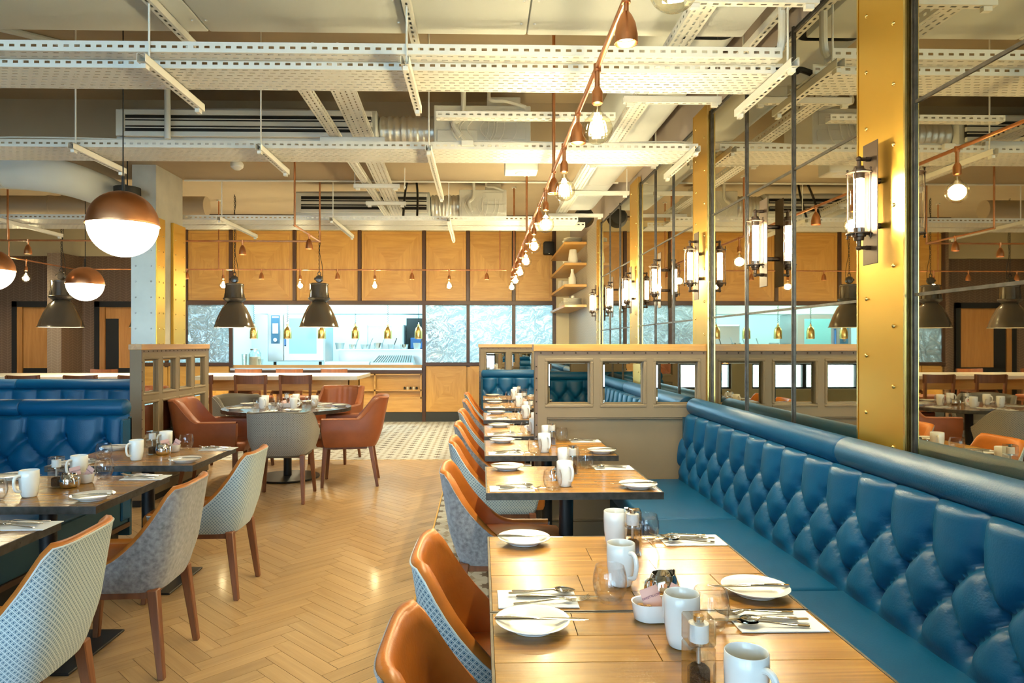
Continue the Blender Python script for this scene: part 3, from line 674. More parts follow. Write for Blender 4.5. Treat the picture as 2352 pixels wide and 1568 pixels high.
# ================================================================== PARTITIONS
def partition(label, loc, rz, L, t, H, panes, lower, sides=(-1,), studs=.083, cols=None):
    """taupe panelled screen: x along, front face to -y; panes = mirrors, lower = sunk panels"""
    p = thing('partition_screen', label, 'partition', loc, rz, 'taupe partition screens')
    core = .018
    MB().box(0, L, -core, core, .06, H-.05).build('core_board', 'taupe', p)
    MB().box(.01, L-.01, -t/2+.012, t/2-.012, 0, .06).build('plinth', 'black', p)
    holes = panes+lower
    xs = sorted({0, L}.union(*[{h[0], h[1]} for h in holes])); zs = sorted({.06, H-.05}.union(*[{h[2], h[3]} for h in holes]))
    for sd in (-1, 1):
        y0, y1 = (-t/2, -core) if sd < 0 else (core, t/2)
        f = MB()
        for i in range(len(xs)-1):
            for j in range(len(zs)-1):
                cx, cz = (xs[i]+xs[i+1])/2, (zs[j]+zs[j+1])/2
                if any(h[0] < cx < h[1] and h[2] < cz < h[3] for h in holes): continue
                f.box(xs[i], xs[i+1], y0, y1, zs[j], zs[j+1])
        f.build('frame', 'taupe', p)
        for h in panes:
            yb = sd*(core+.002); yo = sd*(core+.006); b = .018; x0, x1, z0, z1 = h
            q = [(x0,yb,z0),(x1,yb,z0),(x1,yb,z1),(x0,yb,z1),(x0+b,yo,z0+b),(x1-b,yo,z0+b),(x1-b,yo,z1-b),(x0+b,yo,z1-b)]
            fs = [(4,5,6,7),(0,1,5,4),(1,2,6,5),(2,3,7,6),(3,0,4,7)]
            MB().add(q, fs if sd < 0 else [k[::-1] for k in fs]).build('mirror_pane', 'mirror_clear', p, sharp=0)
            m = MB(); w = .022; ym = sd*(t/2+.004)
            for (ax0, ax1, az0, az1) in ((x0-w, x1+w, z0-w, z0+.002), (x0-w, x1+w, z1-.002, z1+w), (x0-w, x0+.002, z0+.002, z1-.002), (x1-.002, x1+w, z0+.002, z1-.002)): m.box(ax0, ax1, min(ym, sd*core), max(ym, sd*core), az0, az1)
            m.build('pane_moulding', 'taupe', p, bevel=.006)
        for h in lower:
            m = MB(); w = .016; ym = sd*(t/2-.006); x0, x1, z0, z1 = h
            for (ax0, ax1, az0, az1) in ((x0, x1, z0, z0+w), (x0, x1, z1-w, z1), (x0, x0+w, z0+w, z1-w), (x1-w, x1, z0+w, z1-w)): m.box(ax0, ax1, min(ym, sd*core), max(ym, sd*core), az0, az1)
            m.build('panel_moulding', 'taupe', p, bevel=.005)
            MB().box(x0, x1, min(sd*core, sd*(core+.006)), max(sd*core, sd*(core+.006)), z0, z1).build('sunk_panel', 'taupe', p)
        st = MB(); ys = sd*(t/2+.003)
        MB().box(0, L, min(sd*t/2, ys), max(sd*t/2, ys), H-.075, H-.05).box(0, .02, min(sd*t/2, ys), max(sd*t/2, ys), .06, H-.075).build('edge_band', 'taupe_dark', p)
        x = studs/2
        while x < L: st.sphere((x, ys, H-.0625), .0055, 8, 6); x += studs
        z = .10
        while z < H-.1: st.sphere((.010, ys, z), .0055, 8, 6); z += studs
        tag(st.build('studs', 'stud_dark', p), kind='stuff')
    MB().box(-.012, L+.002, -t/2-.012, t/2+.012, H-.05, H).build('cap', 'wood_cap', p, bevel=.003)
    return p
P3 = [(.089, .395), (.482, .776), (.863, 1.165)]
partition('taupe partition between the two bench booths, three square mirror panes in view', (.382, 4.88, 0), 0, 1.245, .10, 1.42, [(a, b, .990, 1.298) for a, b in P3], [(.085, 1.165, .16, .90)])
partition('small taupe partition at the far end of the bench booths', (-.03, 10.22, 0), 0, 1.65, .10, 1.42, [(a, b, .990, 1.298) for a, b in ((.10, .40), (.49, .79), (.88, 1.18), (1.27, 1.57))], [(.085, 1.565, .16, .90)])
partition('taupe partition behind the camera end of the bench', (.50, .22, 0), 0, 1.12, .10, 1.42, [(a, b, .990, 1.298) for a, b in ((.09, .39), (.45, .75))], [(.085, .95, .16, .90)])
zr = [(.47, .775), (.905, 1.225)]
partition('taupe partition of eight mirror panes beside the round table', (-3.0, 6.0, 0), PI/2, 1.47, .095, 1.42, [(.06+.35*k, .06+.35*k+.255, a, b) for k in range(4) for a, b in ((.60, .895), (.985, 1.285))], [(.06, 1.41, .14, .50)])

# ================================================================== BENCHES
def tuft(L, s, rows, z0, z1, depth, lean, na=14, nz=44, e0=True, e1=True):
    a = np.linspace(0, L, max(4, int(L/s*na))+1); z = np.linspace(z0, z1, nz)
    A, Z = np.meshgrid(a, z)
    off = [(r % 2)*s/2 for r in range(len(rows))]
    per = lambda x: np.abs((x+s/2) % s - s/2)
    d = np.full(A.shape, 9.0)
    d = np.where(Z >= rows[0], per(A-off[0]), d)
    for r in range(len(rows)-1):
        dz = rows[r]-rows[r+1]; t = (rows[r]-Z)/dz; ca = dz/math.hypot(dz, s/2)
        dd = np.minimum(per(A-off[r]-t*s/2), per(A-off[r]+t*s/2))*ca*1.45
        d = np.where((Z < rows[r]) & (Z >= rows[r+1]), dd, d)
    d = np.where(Z < rows[-1], per(A-off[-1]), d)
    x = np.clip(d/(s/2), 0, 1); bul = np.sqrt(np.clip(1-(1-x)**2, 0, 1))**0.85
    D = depth*bul
    for r, zr_ in enumerate(rows):
        db2 = per(A-off[r])**2+(Z-zr_)**2; D = D-.6*depth*np.exp(-db2/(.026**2))
    top = np.clip((z1-Z)/.035, 0, 1); bot = np.clip((Z-z0)/.004, 0, 1)
    D = D*np.sqrt(top*(2-top)+1e-9)
    bl_ = np.clip((Z-z0-.01)/.075, 0, 1); bl_ = bl_*bl_*(3-2*bl_); D = D*bl_+depth*.55*(1-bl_)
    for on, e in ((e0, A), (e1, L-A)):
        if on: q = np.clip(e/.10, 0, 1); D = D*np.sqrt(q*(2-q)+1e-9)
    Y = lean*(Z-z0)-D-.02
    P = [[(float(A[i, j]), float(Y[i, j]), float(Z[i, j])) for j in range(A.shape[1])] for i in range(A.shape[0])]
    b = [(r_i, k) for r_i in range(len(rows)) for k in range(-1, int(L/s)+2)]
    btn = [(off[r_i]+k*s, lean*(rows[r_i]-z0)-.02+.006, rows[r_i]) for r_i, k in b if .05 < off[r_i]+k*s < L-.05]
    return P, btn
btn_me = MB().sphere((0,0,0), .011, 10, 6, (1, .6, 1)).mesh('button')
def bench_back(parent, org, rz, L, s=.22, rows=(.79, .665, .53), z0=.445, z1=.935, depth=.064, lean=.13, seams=(), e0=False, e1=False, c0=True, c1=True, nbtn=True, th=.13):
    """tufted back with its roll; x along, sitter on the -y side"""
    base = parent.location
    loc = (org[0]-base[0], org[1]-base[1], org[2]-base[2])
    P, btn = tuft(L, s, rows, z0, z1, depth, lean, e0=e0, e1=e1)
    m = MB().grid(P, flip=False)
    top = P[-1]; m.add(top+[(p[0], th, p[2]) for p in top], [(j, j+1, j+1+len(top), j+len(top)) for j in range(len(top)-1)])
    b = m.build('back', 'blue_leather', parent, loc, rz, sharp=0)
    b.data.polygons.foreach_set('use_smooth', [True]*len(b.data.polygons))
    MB().box(0, L, min(.075, th-.03), th, .08, z1-.02).box(0, .025, -.02, th, .3, z1-.03).box(L-.025, L, -.02, th, .3, z1-.03).build('back_board', 'blue_side', parent, loc, rz)
    if nbtn:
        for q in btn: o = mobj('button', btn_me, 'blue_leather', b, q)
    r = .060; yr = lean*(z1-z0)-.005; zr_ = z1+.045
    cuts = [0]+list(seams)+[L]
    for i in range(len(cuts)-1):
        x0, x1 = cuts[i]+.001, cuts[i+1]-.001
        prof = []
        n = 5
        for k in range(n+1):
            t = PI/2*k/n; e = .03 if (i == 0 and c0) else .004; prof.append((r*math.sin(t) if e > .01 else r-.004*(1-math.sin(t)), x0+e*(1-math.cos(t)) if False else x0+e-e*math.cos(PI/2-t)))
        prof = [(0, x0)]+[(r*(1-.5*(1-math.sin(PI/2*k/4))) if (i == 0 and c0) else r-.006*(1-k/4), x0+(.028 if (i == 0 and c0) else .008)*k/4) for k in range(5)]
        pe = [(r*(1-.5*(1-math.sin(PI/2*k/4))) if (i == len(cuts)-2 and c1) else r-.006*(1-k/4), x1-(.028 if (i == len(cuts)-2 and c1) else .008)*k/4) for k in range(4, -1, -1)]
        prof += pe+[(0, x1)]
        MB().lathe(prof, (0, yr, zr_), 20, 'X').build('roll', 'blue_leather', parent, loc, rz, sharp=50)
    return b
def seat(parent, x0, x1, ys, z0=.36, z1=.47, mat='blue_leather', axis='Y', bev=.022):
    b = parent.location
    for a, c in zip(ys[:-1], ys[1:]):
        q = (x0, x1, a+.0015, c-.0015) if axis == 'Y' else (a+.0015, c-.0015, x0, x1)
        MB().box(q[0]-b[0], q[1]-b[0], q[2]-b[1], q[3]-b[1], z0, z1).build('seat_cushion', mat, parent, bevel=bev, seg=3)
# near booth on the mirror wall
bn = thing('wall_bench', 'long blue leather bench with tufted back below the mirrors, front booth', 'bench', (1.2, 2.7, 0), 0, 'blue leather benches')
bench_back(bn, (1.445, 4.80, 0), -PI/2, 4.20, seams=(2.03,))
bench_back(bn, (1.62, .42, 0), PI, .86, seams=(), nbtn=False)
seat(bn, .88, 1.50, [.46, 1.55, 2.62, 3.69, 4.80])
MB().box(.91-1.2, 1.40-1.2, .5-2.7, 4.80-2.7, .09, .365).build('base', 'blue_side', bn); MB().box(.97-1.2, 1.40-1.2, .5-2.7, 4.80-2.7, 0, .09).build('plinth', 'black', bn)
# far booth
bf = thing('wall_bench', 'blue leather corner bench of the far booth beyond the taupe partition', 'bench', (1.2, 7.5, 0), 0, 'blue leather benches')
bench_back(bf, (1.445, 10.10, 0), -PI/2, 5.10, seams=(1.7, 3.4), nbtn=False)
bench_back(bf, (0.0, 10.03, 0), 0, 1.5, s=.24, rows=(.80, .66, .53), seams=(), e0=True, c1=False)
bench_back(bf, (1.5, 4.99, 0), PI, .63, s=.24, rows=(.80, .66, .53), seams=(), nbtn=False)
seat(bf, .88, 1.50, [5.0, 6.2, 7.4, 8.6, 9.5]); seat(bf, 9.5, 10.05, [.02, .9, 1.5], axis='X')
MB().box(.91-1.2, 1.40-1.2, 5.0-7.5, 10.0-7.5, .09, .365).box(.05-1.2, .9-1.2, 9.53-7.5, 10.0-7.5, .09, .365).build('base', 'blue_side', bf)
# left booth: side run and a rounded end facing the camera
bl = thing('booth_bench', 'blue leather booth bench at the left with a deep buttoned end', 'bench', (-3.0, 3.4, 0), 0, 'blue leather benches')
bench_back(bl, (-3.42, 4.80, 0), 0, .955, s=.265, rows=(.765, .62, .48), z0=.44, z1=.93, depth=.06, lean=.10, seams=(.22,), e1=True, th=.075)
bench_back(bl, (-3.40, 1.20, 0), PI/2, 3.58, s=.265, rows=(.765, .62, .48), z0=.44, z1=.93, depth=.06, lean=.10, seams=(1.8,), nbtn=False)
seat(bl, -3.42, -2.44, [1.2, 2.4, 3.6, 4.76], bev=.03)
MB().box(-3.5+3.0, -2.475+3.0, 1.2-3.4, 4.86-3.4, .16, .365).build('base', 'blue_side', bl, bevel=.02); MB().box(-3.5+3, -2.54+3, 1.2-3.4, 4.84-3.4, 0, .16).build('plinth', 'black', bl)
MB().box(-2.478+3, -2.462+3, 1.2-3.4, 4.85-3.4, .145, .175).build('skirting_bead', 'dark_wood', bl)
MB().box(-2.480+3, -2.462+3, 4.74-3.4, 4.86-3.4, .2, .90).build('end_panel', 'blue_leather', bl, bevel=.008)
so = thing('power_socket', 'double wall socket in the kick of the left booth', 'socket', (-2.537, 2.15, .03))
MB().box(0, .006, -.08, .08, 0, .10).build('face_plate', 'steel_dark', so, bevel=.002)
for y in (-.045, .045):
    for dy, dz, w, h in ((-.016, .035, .006, .014), (.016, .035, .006, .014), (0, .065, .008, .016)): MB().box(.004, .008, y+dy-w/2, y+dy+w/2, dz-h/2, dz+h/2).build('pin_hole', 'black', so)
# second left bench behind, seen over it
b2 = thing('booth_bench', 'dark teal bench back behind the left booth, in front of the long table', 'bench', (-6.5, 7.8, 0), 0, 'blue leather benches')
bench_back(b2, (-9.3, 7.60, 0), 0, 5.75, s=.26, rows=(.70, .57), z0=.44, z1=.93, depth=.05, lean=.10, seams=(2.2, 4.2), e1=True, nbtn=False)
seat(b2, 7.05, 7.65, [-9.3, -7.4, -5.5, -3.6], axis='X')
MB().box(-9.3+6.5, -3.6+6.5, 7.1-7.8, 7.7-7.8, .0, .365).build('base', 'blue_side', b2)

# ================================================================== TABLES
TW, TD, TH = .805, .668, .75
plank_me = {}
def plank(w, d):
    k = (round(w, 3), round(d, 3))
    if k not in plank_me: plank_me[k] = MB().box(-w/2, w/2, -d/2, d/2, -.004, 0).mesh('plank', bevel=.0007)
    return plank_me[k]
def square_table(label, x0, y0, cuts, group):
    t = thing('dining_table', label, 'table', (x0+TW/2, y0+TD/2, 0), 0, group)
    e = .006; rows = 5; rd = (TD-2*e)/rows; gp = .0012
    MB().box(-TW/2+e, TW/2-e, -TD/2+e, TD/2-e, TH-.028, TH-.0042).build('top_board', 'dark_wood', t)
    for r in range(rows):
        c = cuts[r % len(cuts)]; xs_ = [-TW/2+e]+[-TW/2+TW*v for v in c]+[TW/2-e]
        for a, b in zip(xs_[:-1], xs_[1:]): mobj('plank', plank(b-a-gp, rd-gp), 'wood_table', t, ((a+b)/2, -TD/2+e+rd*(r+.5), TH))
    sc = MB()
    for nm, q in (('x', (-TW/2, TW/2, -TD/2, -TD/2+e)), ('x', (-TW/2, TW/2, TD/2-e, TD/2)), ('y', (-TW/2, -TW/2+e, -TD/2+e, TD/2-e)), ('y', (TW/2-e, TW/2, -TD/2+e, TD/2-e))):
        MB().box(*q, TH-.032, TH+.0003).build('edge_band', 'steel_dark', t)
    for k in range(7):
        x = -TW/2+.02+(TW-.04)*k/6; sc.cyl((x, -TD/2-.0015, TH-.016), (x, -TD/2+.001, TH-.016), .0028, n=8)
        y = -TD/2+.02+(TD-.04)*k/6; sc.cyl((TW/2-.001, y, TH-.016), (TW/2+.0015, y, TH-.016), .0028, n=8)
    tag(sc.build('screws', 'steel_dark', t), kind='stuff')
    MB().cyl((0, 0, .015), (0, 0, TH-.03), .036, n=20).build('column', 'black_metal', t)
    MB().box(-.22, .22, -.22, .22, TH-.045, TH-.03).build('top_plate', 'black_metal', t)
    MB().box(-.23, .23, -.23, .23, 0, .012).build('base_plate', 'black_metal', t, bevel=.003)
    return t
ORD = ['first', 'second', 'third', 'fourth', 'fifth', 'sixth', 'seventh', 'eighth']
RT = [1.035, 1.708, 3.070, 4.085, 4.955, 6.005, 7.14, 8.21]
CUTS = [[[.55], [.38], [.70], [.45], [.25], [.62]], [[.48], [.32, .8], [.62], [.4], [.68], [.28, .62]], [[.3], [.66], [.45], [.75], [.35], [.58]]]
for i, y in enumerate(RT): square_table('square oak table with dark metal edge, %s of the row along the wall bench' % ORD[i], .022, y, CUTS[i % 3], 'tables along the wall bench')
LX = -2.395
LT = [1.955, 2.855, 3.80]
for i, y in enumerate(LT): square_table('square oak table with dark metal edge, %s of three by the left booth' % ORD[i], LX, y, CUTS[(i+1) % 3], 'tables by the left booth')
# round table
RTX, RTY, RR = -2.06, 7.32, .665
rt = thing('round_table', 'round dark topped dining table in the middle of the room', 'table', (RTX, RTY, 0))
woodmat('wood_dark_top', (0.16, 0.08, 0.035), (0.09, 0.04, 0.016), 'X', .16, .5, 18, .1)
MB().lathe([(0,.745),(RR-.008,.745),(RR-.008,.7505),(0,.7505)], n=64).build('top', 'wood_dark_top', rt); MB().lathe([(0,.715),(RR,.715),(RR,.7507),(RR-.008,.7507),(RR-.008,.744),(0,.744)], n=64).build('edge_band', 'steel_dark', rt)
MB().cyl((0,0,.02), (0,0,.72), .042, n=20).build('column', 'black_metal', rt); MB().lathe([(0,0),(.33,0),(.335,.01),(.33,.02),(0,.026)], n=40).build('base', 'black_metal', rt)
# long communal table
ct = thing('communal_table', 'long high table with pale stone top in front of the kitchen', 'table', (-5.0, 10.5, 0))
MB().box(-4.2, 3.205, -.55, .62, .898, .955).build('top', 'quartz', ct, bevel=.004)
MB().box(-4.1, 3.05, -.44, -.41, .74, .897).box(-4.1, 3.05, .48, .51, .74, .897).box(3.02, 3.05, -.44, .51, .74, .897).build('apron', 'wood_pale', ct)
for x in (-4.05, -.7, 3.0):
    for y in (-.40, .47): MB().box(x-.05, x+.05, y-.045, y+.045, 0, .897).build('leg', 'wood_pale', ct)
MB().box(-4.05, 3.0, -.05, .05, .12, .20).build('stretcher', 'wood_pale', ct)

# ================================================================== CHAIRS
def upath(A, B, W, n, N_):
    """a U in plan from the front of one arm round the back to the other (x forward)"""
    pts = [(A*(1-k/20), W) for k in range(20)]
    for k in range(61):
        ph = PI/2-PI*k/60; c, s_ = math.cos(ph), math.sin(ph)
        pts.append((-B*abs(c)**(2/n), W*math.copysign(abs(s_)**(2/n), s_)))
    pts += [(A*(k+1)/20, -W) for k in range(20)]
    d = [0]
    for a, b in zip(pts[:-1], pts[1:]): d.append(d[-1]+math.hypot(b[0]-a[0], b[1]-a[1]))
    out = []
    for i in range(N_):
        t = d[-1]*i/(N_-1); k = max(j for j in range(len(d)) if d[j] <= t+1e-9); k = min(k, len(pts)-2)
        f = (t-d[k])/max(1e-9, d[k+1]-d[k]); out.append((pts[k][0]+(pts[k+1][0]-pts[k][0])*f, pts[k][1]+(pts[k+1][1]-pts[k][1])*f, t))
    return out
def smooth(a, b, x): t = min(1, max(0, (x-a)/(b-a))); return t*t*(3-2*t)
def shell_chair(name, label, cat, outer, inner, A=.26, B=.25, W=.265, n=2.6, zb=.37, za=.475, zt=.815, xr=(.16, -.13), kb=.80, lean=.16, th=.03, seatz=.475, legs=None, legmat='wood_leg', group=None, channels=0, seam=None, pw=None, hump=0.0, seatx=.30, rowsn=12, feet=None):
    t = thing(name, label, cat, (0,0,0), 0, group)
    U = upath(A, B, W, n, 57)
    def surf(off):
        P, UV = [], []
        for r in range(rowsn+1):
            row, uv = [], []
            for x, y, s_ in U:
                sm_ = smooth(xr[0], xr[1], x); li_ = min(1, max(0, (x-xr[0])/(xr[1]-xr[0]))); zt_ = za+(zt-za)*(.5*sm_+.5*li_ if pw is None else li_**pw)-hump*(y/W)**2*smooth(.0, -B, x)
                v = r/rowsn; vv = v if v < 1 else 1
                z = zb+(zt_-zb)*vv
                k = kb+(1-kb)*min(1, max(0, (z-zb)/.16))**.55
                ox = x*k; oy = y*k
                if off:
                    ex = smooth(.05, -.1, x)
                    ox = ox+off*ex*(1.0 if not channels else 1.0+.25*abs(math.sin(s_*channels))); oy = oy-math.copysign(off, y)*min(1, abs(y)/(W*.55))
                bk = smooth(.06, -.16, x)
                ox -= lean*max(0, z-.42)*bk
                row.append((ox, oy, z)); uv.append((s_, z))
            P.append(row); UV.append(uv)
        return P, UV
    Po, UVo = surf(0); Pi, UVi = surf(th)
    rim = [tuple((a+b)/2 for a, b in zip(p, q)) for p, q in zip(Po[-1], Pi[-1])]; rim = [(p[0], p[1], p[2]+.014) for p in rim]
    lip = [(.8*p[0]+.2*q[0], .8*p[1]+.2*q[1], p[2]+.009) for p, q in zip(Po[-1], rim)]
    q1 = [tuple(.85*a+.15*b for a, b in zip(p, q)) for p, q in zip(Po[-1], rim)]; q1 = [(p[0], p[1], p[2]+.006) for p in q1]
    m = MB().grid(Po, UVo, flip=True)
    # underside
    cen = (0.02, 0, zb-.012); m.add(Po[0]+[cen], [(j, j+1, len(U)) for j in range(len(U)-1)]+[(len(U)-1, 0, len(U))], [UVo[0][j] for j in range(len(U))]+[(0, 0)])
    for jj, fl in ((0, False), (len(U)-1, True)):      # arm fronts
        a = [Po[r][jj] for r in range(rowsn+1)]; b = [Pi[r][jj] for r in range(rowsn+1)]
        mid = [(p[0]+.012, (p[1]+q[1])/2, p[2]) for p, q in zip(a, b)]
        uv3 = [[(0, p[2]) for p in a], [(.015, p[2]) for p in a], [(.03, p[2]) for p in a]]
        m.grid([a, mid, b], uv3, flip=fl)
    m.build('outer_shell', outer, t, sharp=60)
    MB().grid([Po[-1], lip, rim]+Pi[::-1], flip=True).build('inner_lining', inner, t, sharp=0 if False else 70)
    MB().tube([(p[0], p[1], p[2]-.001) for p in Po[-1]], .0032, 6).build('piping', seam or outer, t)
    # seat cushion
    out = [(p[0]*(kb+.16)+.0, p[1]*(kb+.13)) for p in U[4:-4]]
    out = [(x+th*smooth(.05, -.1, x), y-math.copysign(th*.6, y)*min(1, abs(y)/(W*.55))) for x, y in out]
    out += [(seatx, -W*.72), (seatx+.012, -W*.35), (seatx+.014, 0), (seatx+.012, W*.35), (seatx, W*.72)]
    rings = []
    for k, z in ((.97, seatz-.085), (1.0, seatz-.06), (1.0, seatz-.02), (.97, seatz-.004), (.90, seatz), (.5, seatz+.008), (.02, seatz+.010)): rings.append([(x*k+.02*(1-k), y*k, z) for x, y in out])
    MB().grid(rings, wrap=True, flip=False).build('seat', inner, t, sharp=60)
    if feet is None: feet = [(.23, .20, .27, .235), (.23, -.20, .27, -.235), (-.17, .17, -.215, .195), (-.17, -.17, -.215, -.195)]
    for x0, y0, x1, y1 in feet:
        MB().taper((x0, y0, zb+.01), (x1, y1, 0), .044, .028).build('leg', legmat, t, bevel=.004)
    MB().box(-.165, .22, -.18, .18, zb-.030, zb+.012).build('seat_frame', legmat, t, bevel=.004)
    return t
CH = {}
DC = dict(A=.27, B=.235, W=.226, n=4.6, zb=.365, za=.475, zt=.800, xr=(.10, -.200), pw=2.5, kb=.84, lean=.16, th=.030, seatz=.470, seatx=.31)
CH['teal'] = shell_chair('dining_chair', 'x', 'chair', 'fabric_teal', 'tan_leather', **DC)
CH['velvet'] = shell_chair('dining_chair', 'x', 'chair', 'velvet', 'tan_leather', **DC)
used = set()
def place(kind, label, loc, rz, group):
    o = CH[kind]
    if kind not in used: used.add(kind); tag(o, label, None, group); o.location = loc; o.rotation_euler.z = rz; return o
    return dup(o, label, loc, rz, group)
for i, y in enumerate(RT):
    k = 'velvet' if i % 2 == 0 else 'teal'
    place(k, '%s dining chair with tan leather lining at the %s wall bench table' % (('grey velvet', 'teal lozenge')[i % 2], ORD[i]), (.092+random.uniform(-.006, .006), y+TD/2+(.075, .03, .03, .0, .0, .0, .0, .0)[i], 0), random.uniform(-.03, .03), 'chairs along the wall bench')
for i, (y, k, lab) in enumerate(((2.27, 'teal', 'teal lozenge'), (3.11, 'velvet', 'grey velvet'), (4.01, 'teal', 'teal lozenge'))):
    place(k, '%s dining chair with tan leather lining at the %s left booth table' % (lab, ORD[i]), (-1.575, y, 0), PI+(.06, .04, .02)[i], 'chairs by the left booth')
f4 = lambda a, b, c, d: [(a, b, c, d), (a, -b, c, -d)]
arm = dict(A=.27, B=.29, W=.285, n=4.6, zb=.40, za=.675, zt=.885, xr=(-.07, -.20), kb=.88, lean=.20, th=.055, seatz=.485, seatx=.33, feet=f4(.24, .20, .27, .22)+f4(-.20, .19, -.27, .22))
o = shell_chair('armchair', 'russet leather armchair at the aisle side of the round table', 'chair', 'russet_leather', 'russet_leather', group='chairs around the round table', **arm); o.location = (-1.33, 7.03, 0); o.rotation_euler.z = PI+.12
dup(o, 'russet leather armchair between the round table and the eight-pane partition', (-2.60, 6.72, 0), .10, 'chairs around the round table')
o = shell_chair('armchair', 'russet leather armchair with ribbed back, behind the round table', 'chair', 'russet_leather', 'russet_leather', group='chairs around the round table', channels=30, **arm); o.location = (-1.78, 8.38, 0); o.rotation_euler.z = -PI/2-.15
tub = dict(A=.20, B=.31, W=.295, n=2.9, zb=.42, za=.60, zt=.815, xr=(.22, -.14), kb=.80, lean=.10, th=.045, seatz=.49, seatx=.27, hump=.03, feet=f4(.20, .21, .24, .24)+f4(-.24, .22, -.30, .24))
o = shell_chair('tub_chair', 'grey dotted fabric tub chair, its back turned, before the round table', 'chair', 'fabric_grey', 'green_grey_leather', group='chairs around the round table', **tub); o.location = (-1.83, 6.37, 0); o.rotation_euler.z = PI/2+.05
dup(o, 'grey tub chair lined in dark leather, behind the round table', (-2.78, 8.05, 0), -.75, 'chairs around the round table')
# counter chairs at the long table
def counter_chair(label):
    t = thing('counter_chair', label, 'chair', (0,0,0), 0, 'high wooden chairs at the long table')
    P = []
    for k in range(13):
        y = -.225+.45*k/12; b = .035*(1-(y/.225)**2); P.append((-.215-b, y))
    m = MB()
    for off, fl in ((0, True), (.020, False)):
        m.grid([[(x+off-.02*(z-.9)*4*.2, y, z-.008*(1-(y/.225)**2)*(1 if z > .95 else 0)) for x, y in P] for z in (.875, .93, 1.0)], flip=fl)
    n_ = 13
    m.add([(x, y, .875) for x, y in P]+[(x+.02, y, .875) for x, y in P], [(j, j+1, j+1+n_, j+n_) for j in range(n_-1)])
    m.add([(x-.002, y, 1.0-.008*(1-(y/.225)**2)) for x, y in P]+[(x+.018, y, 1.0-.008*(1-(y/.225)**2)) for x, y in P], [(j+n_, j+1+n_, j+1, j) for j in range(n_-1)])
    m.build('backrest', 'wood_leg', t, sharp=40)
    rings = []
    for k, z in ((.96, .645), (1, .655), (1, .675), (.95, .69), (.6, .695), (.02, .693)): rings.append([(x*k, y*k, z) for x, y in [(.21*math.copysign(abs(math.cos(a))**.45, math.cos(a)), .21*math.copysign(abs(math.sin(a))**.45, math.sin(a))) for a in [2*PI*i/28 for i in range(28)]]])
    MB().grid(rings, wrap=True).build('seat', 'russet_leather', t, sharp=60)
    MB().box(-.19, .19, -.19, .19, .605, .648).build('seat_frame', 'wood_leg', t)
    for s_ in (-1, 1):
        MB().taper((-.20, s_*.195, .64), (-.225, s_*.205, 0), .036, .03).taper((-.20, s_*.195, .64), (-.228, s_*.205, .99), .036, .03).build('leg', 'wood_leg', t)
        MB().taper((.18, s_*.185, .62), (.20, s_*.20, 0), .036, .03).build('leg', 'wood_leg', t)
    MB().box(.17, .20, -.19, .19, .24, .27).build('foot_rail', 'wood_leg', t)
    return t
xs_n = [-6.22, -5.45, -4.72, -3.89, -3.15, -2.55]; xs_f = [-6.34, -5.2, -3.93, -3.24, -2.49]
cc = None
for i, x in enumerate(xs_n):
    lab = 'high wooden chair with russet seat, bench side of the long table, %s from the left' % ORD[i]
    if cc is None: cc = counter_chair(lab); cc.location = (x, 9.62, 0); cc.rotation_euler.z = PI/2
    else: dup(cc, lab, (x, 9.62, 0), PI/2+random.uniform(-.04, .04))
for i, x in enumerate(xs_f): dup(cc, 'high wooden chair on the kitchen side of the long table, %s from the left' % ORD[i], (x, 11.42, 0), -PI/2)

# ================================================================== TABLEWARE
ZT = TH+.0012
def proto(name, cat, group): o = thing(name, 'x', cat, (0,0,-50), 0, group); return o
PR = {}
# plate
p = proto('side_plate', 'plate', 'side plates'); MB().lathe([(0,.002),(.046,.002),(.048,0),(.052,0),(.054,.004),(.062,.007),(.088,.020),(.0885,.0215),(.087,.022),(.062,.0105),(.052,.0085),(0,.0085)], n=40).build('body', 'china', p, sharp=60); PR['plate'] = p
# mug
p = proto('coffee_mug', 'mug', 'white mugs')
MB().lathe([(0,0),(.027,0),(.029,.002),(.034,.02),(.038,.05),(.0395,.085),(.039,.115),(.0375,.1165),(.036,.115),(.0365,.085),(.035,.05),(.031,.02),(.026,.006),(0,.006)], n=36).build('body', 'china', p, sharp=60)
hp = [(.0365,0,.096),(.050,0,.098),(.061,0,.090),(.0655,0,.072),(.063,0,.050),(.055,0,.034),(.036,0,.028)]
def bez(pts, n=5):
    out = []
    P = [Vector(pts[0])]+[Vector(q) for q in pts]+[Vector(pts[-1])]
    for i in range(1, len(P)-2):
        for k in range(n):
            t = k/n; a, b, c, d = P[i-1], P[i], P[i+1], P[i+2]
            out.append(.5*((2*b)+(c-a)*t+(2*a-5*b+4*c-d)*t*t+(3*b-a-3*c+d)*t**3))
    out.append(P[-2]); return out
MB().tube(bez(hp), .0065, 10).build('handle', 'china', p); PR['mug'] = p
# tumbler
p = proto('water_tumbler', 'glass', 'water tumblers')
MB().lathe([(0,.004),(.020,.003),(.026,.0),(.032,.006),(.041,.028),(.0445,.050),(.0425,.072),(.0375,.092),(.0365,.0935),(.0355,.092),(.041,.072),(.0430,.050),(.0395,.029),(.030,.011),(0,.012)], n=36).build('body', 'glass', p, sharp=80); PR['glass'] = p
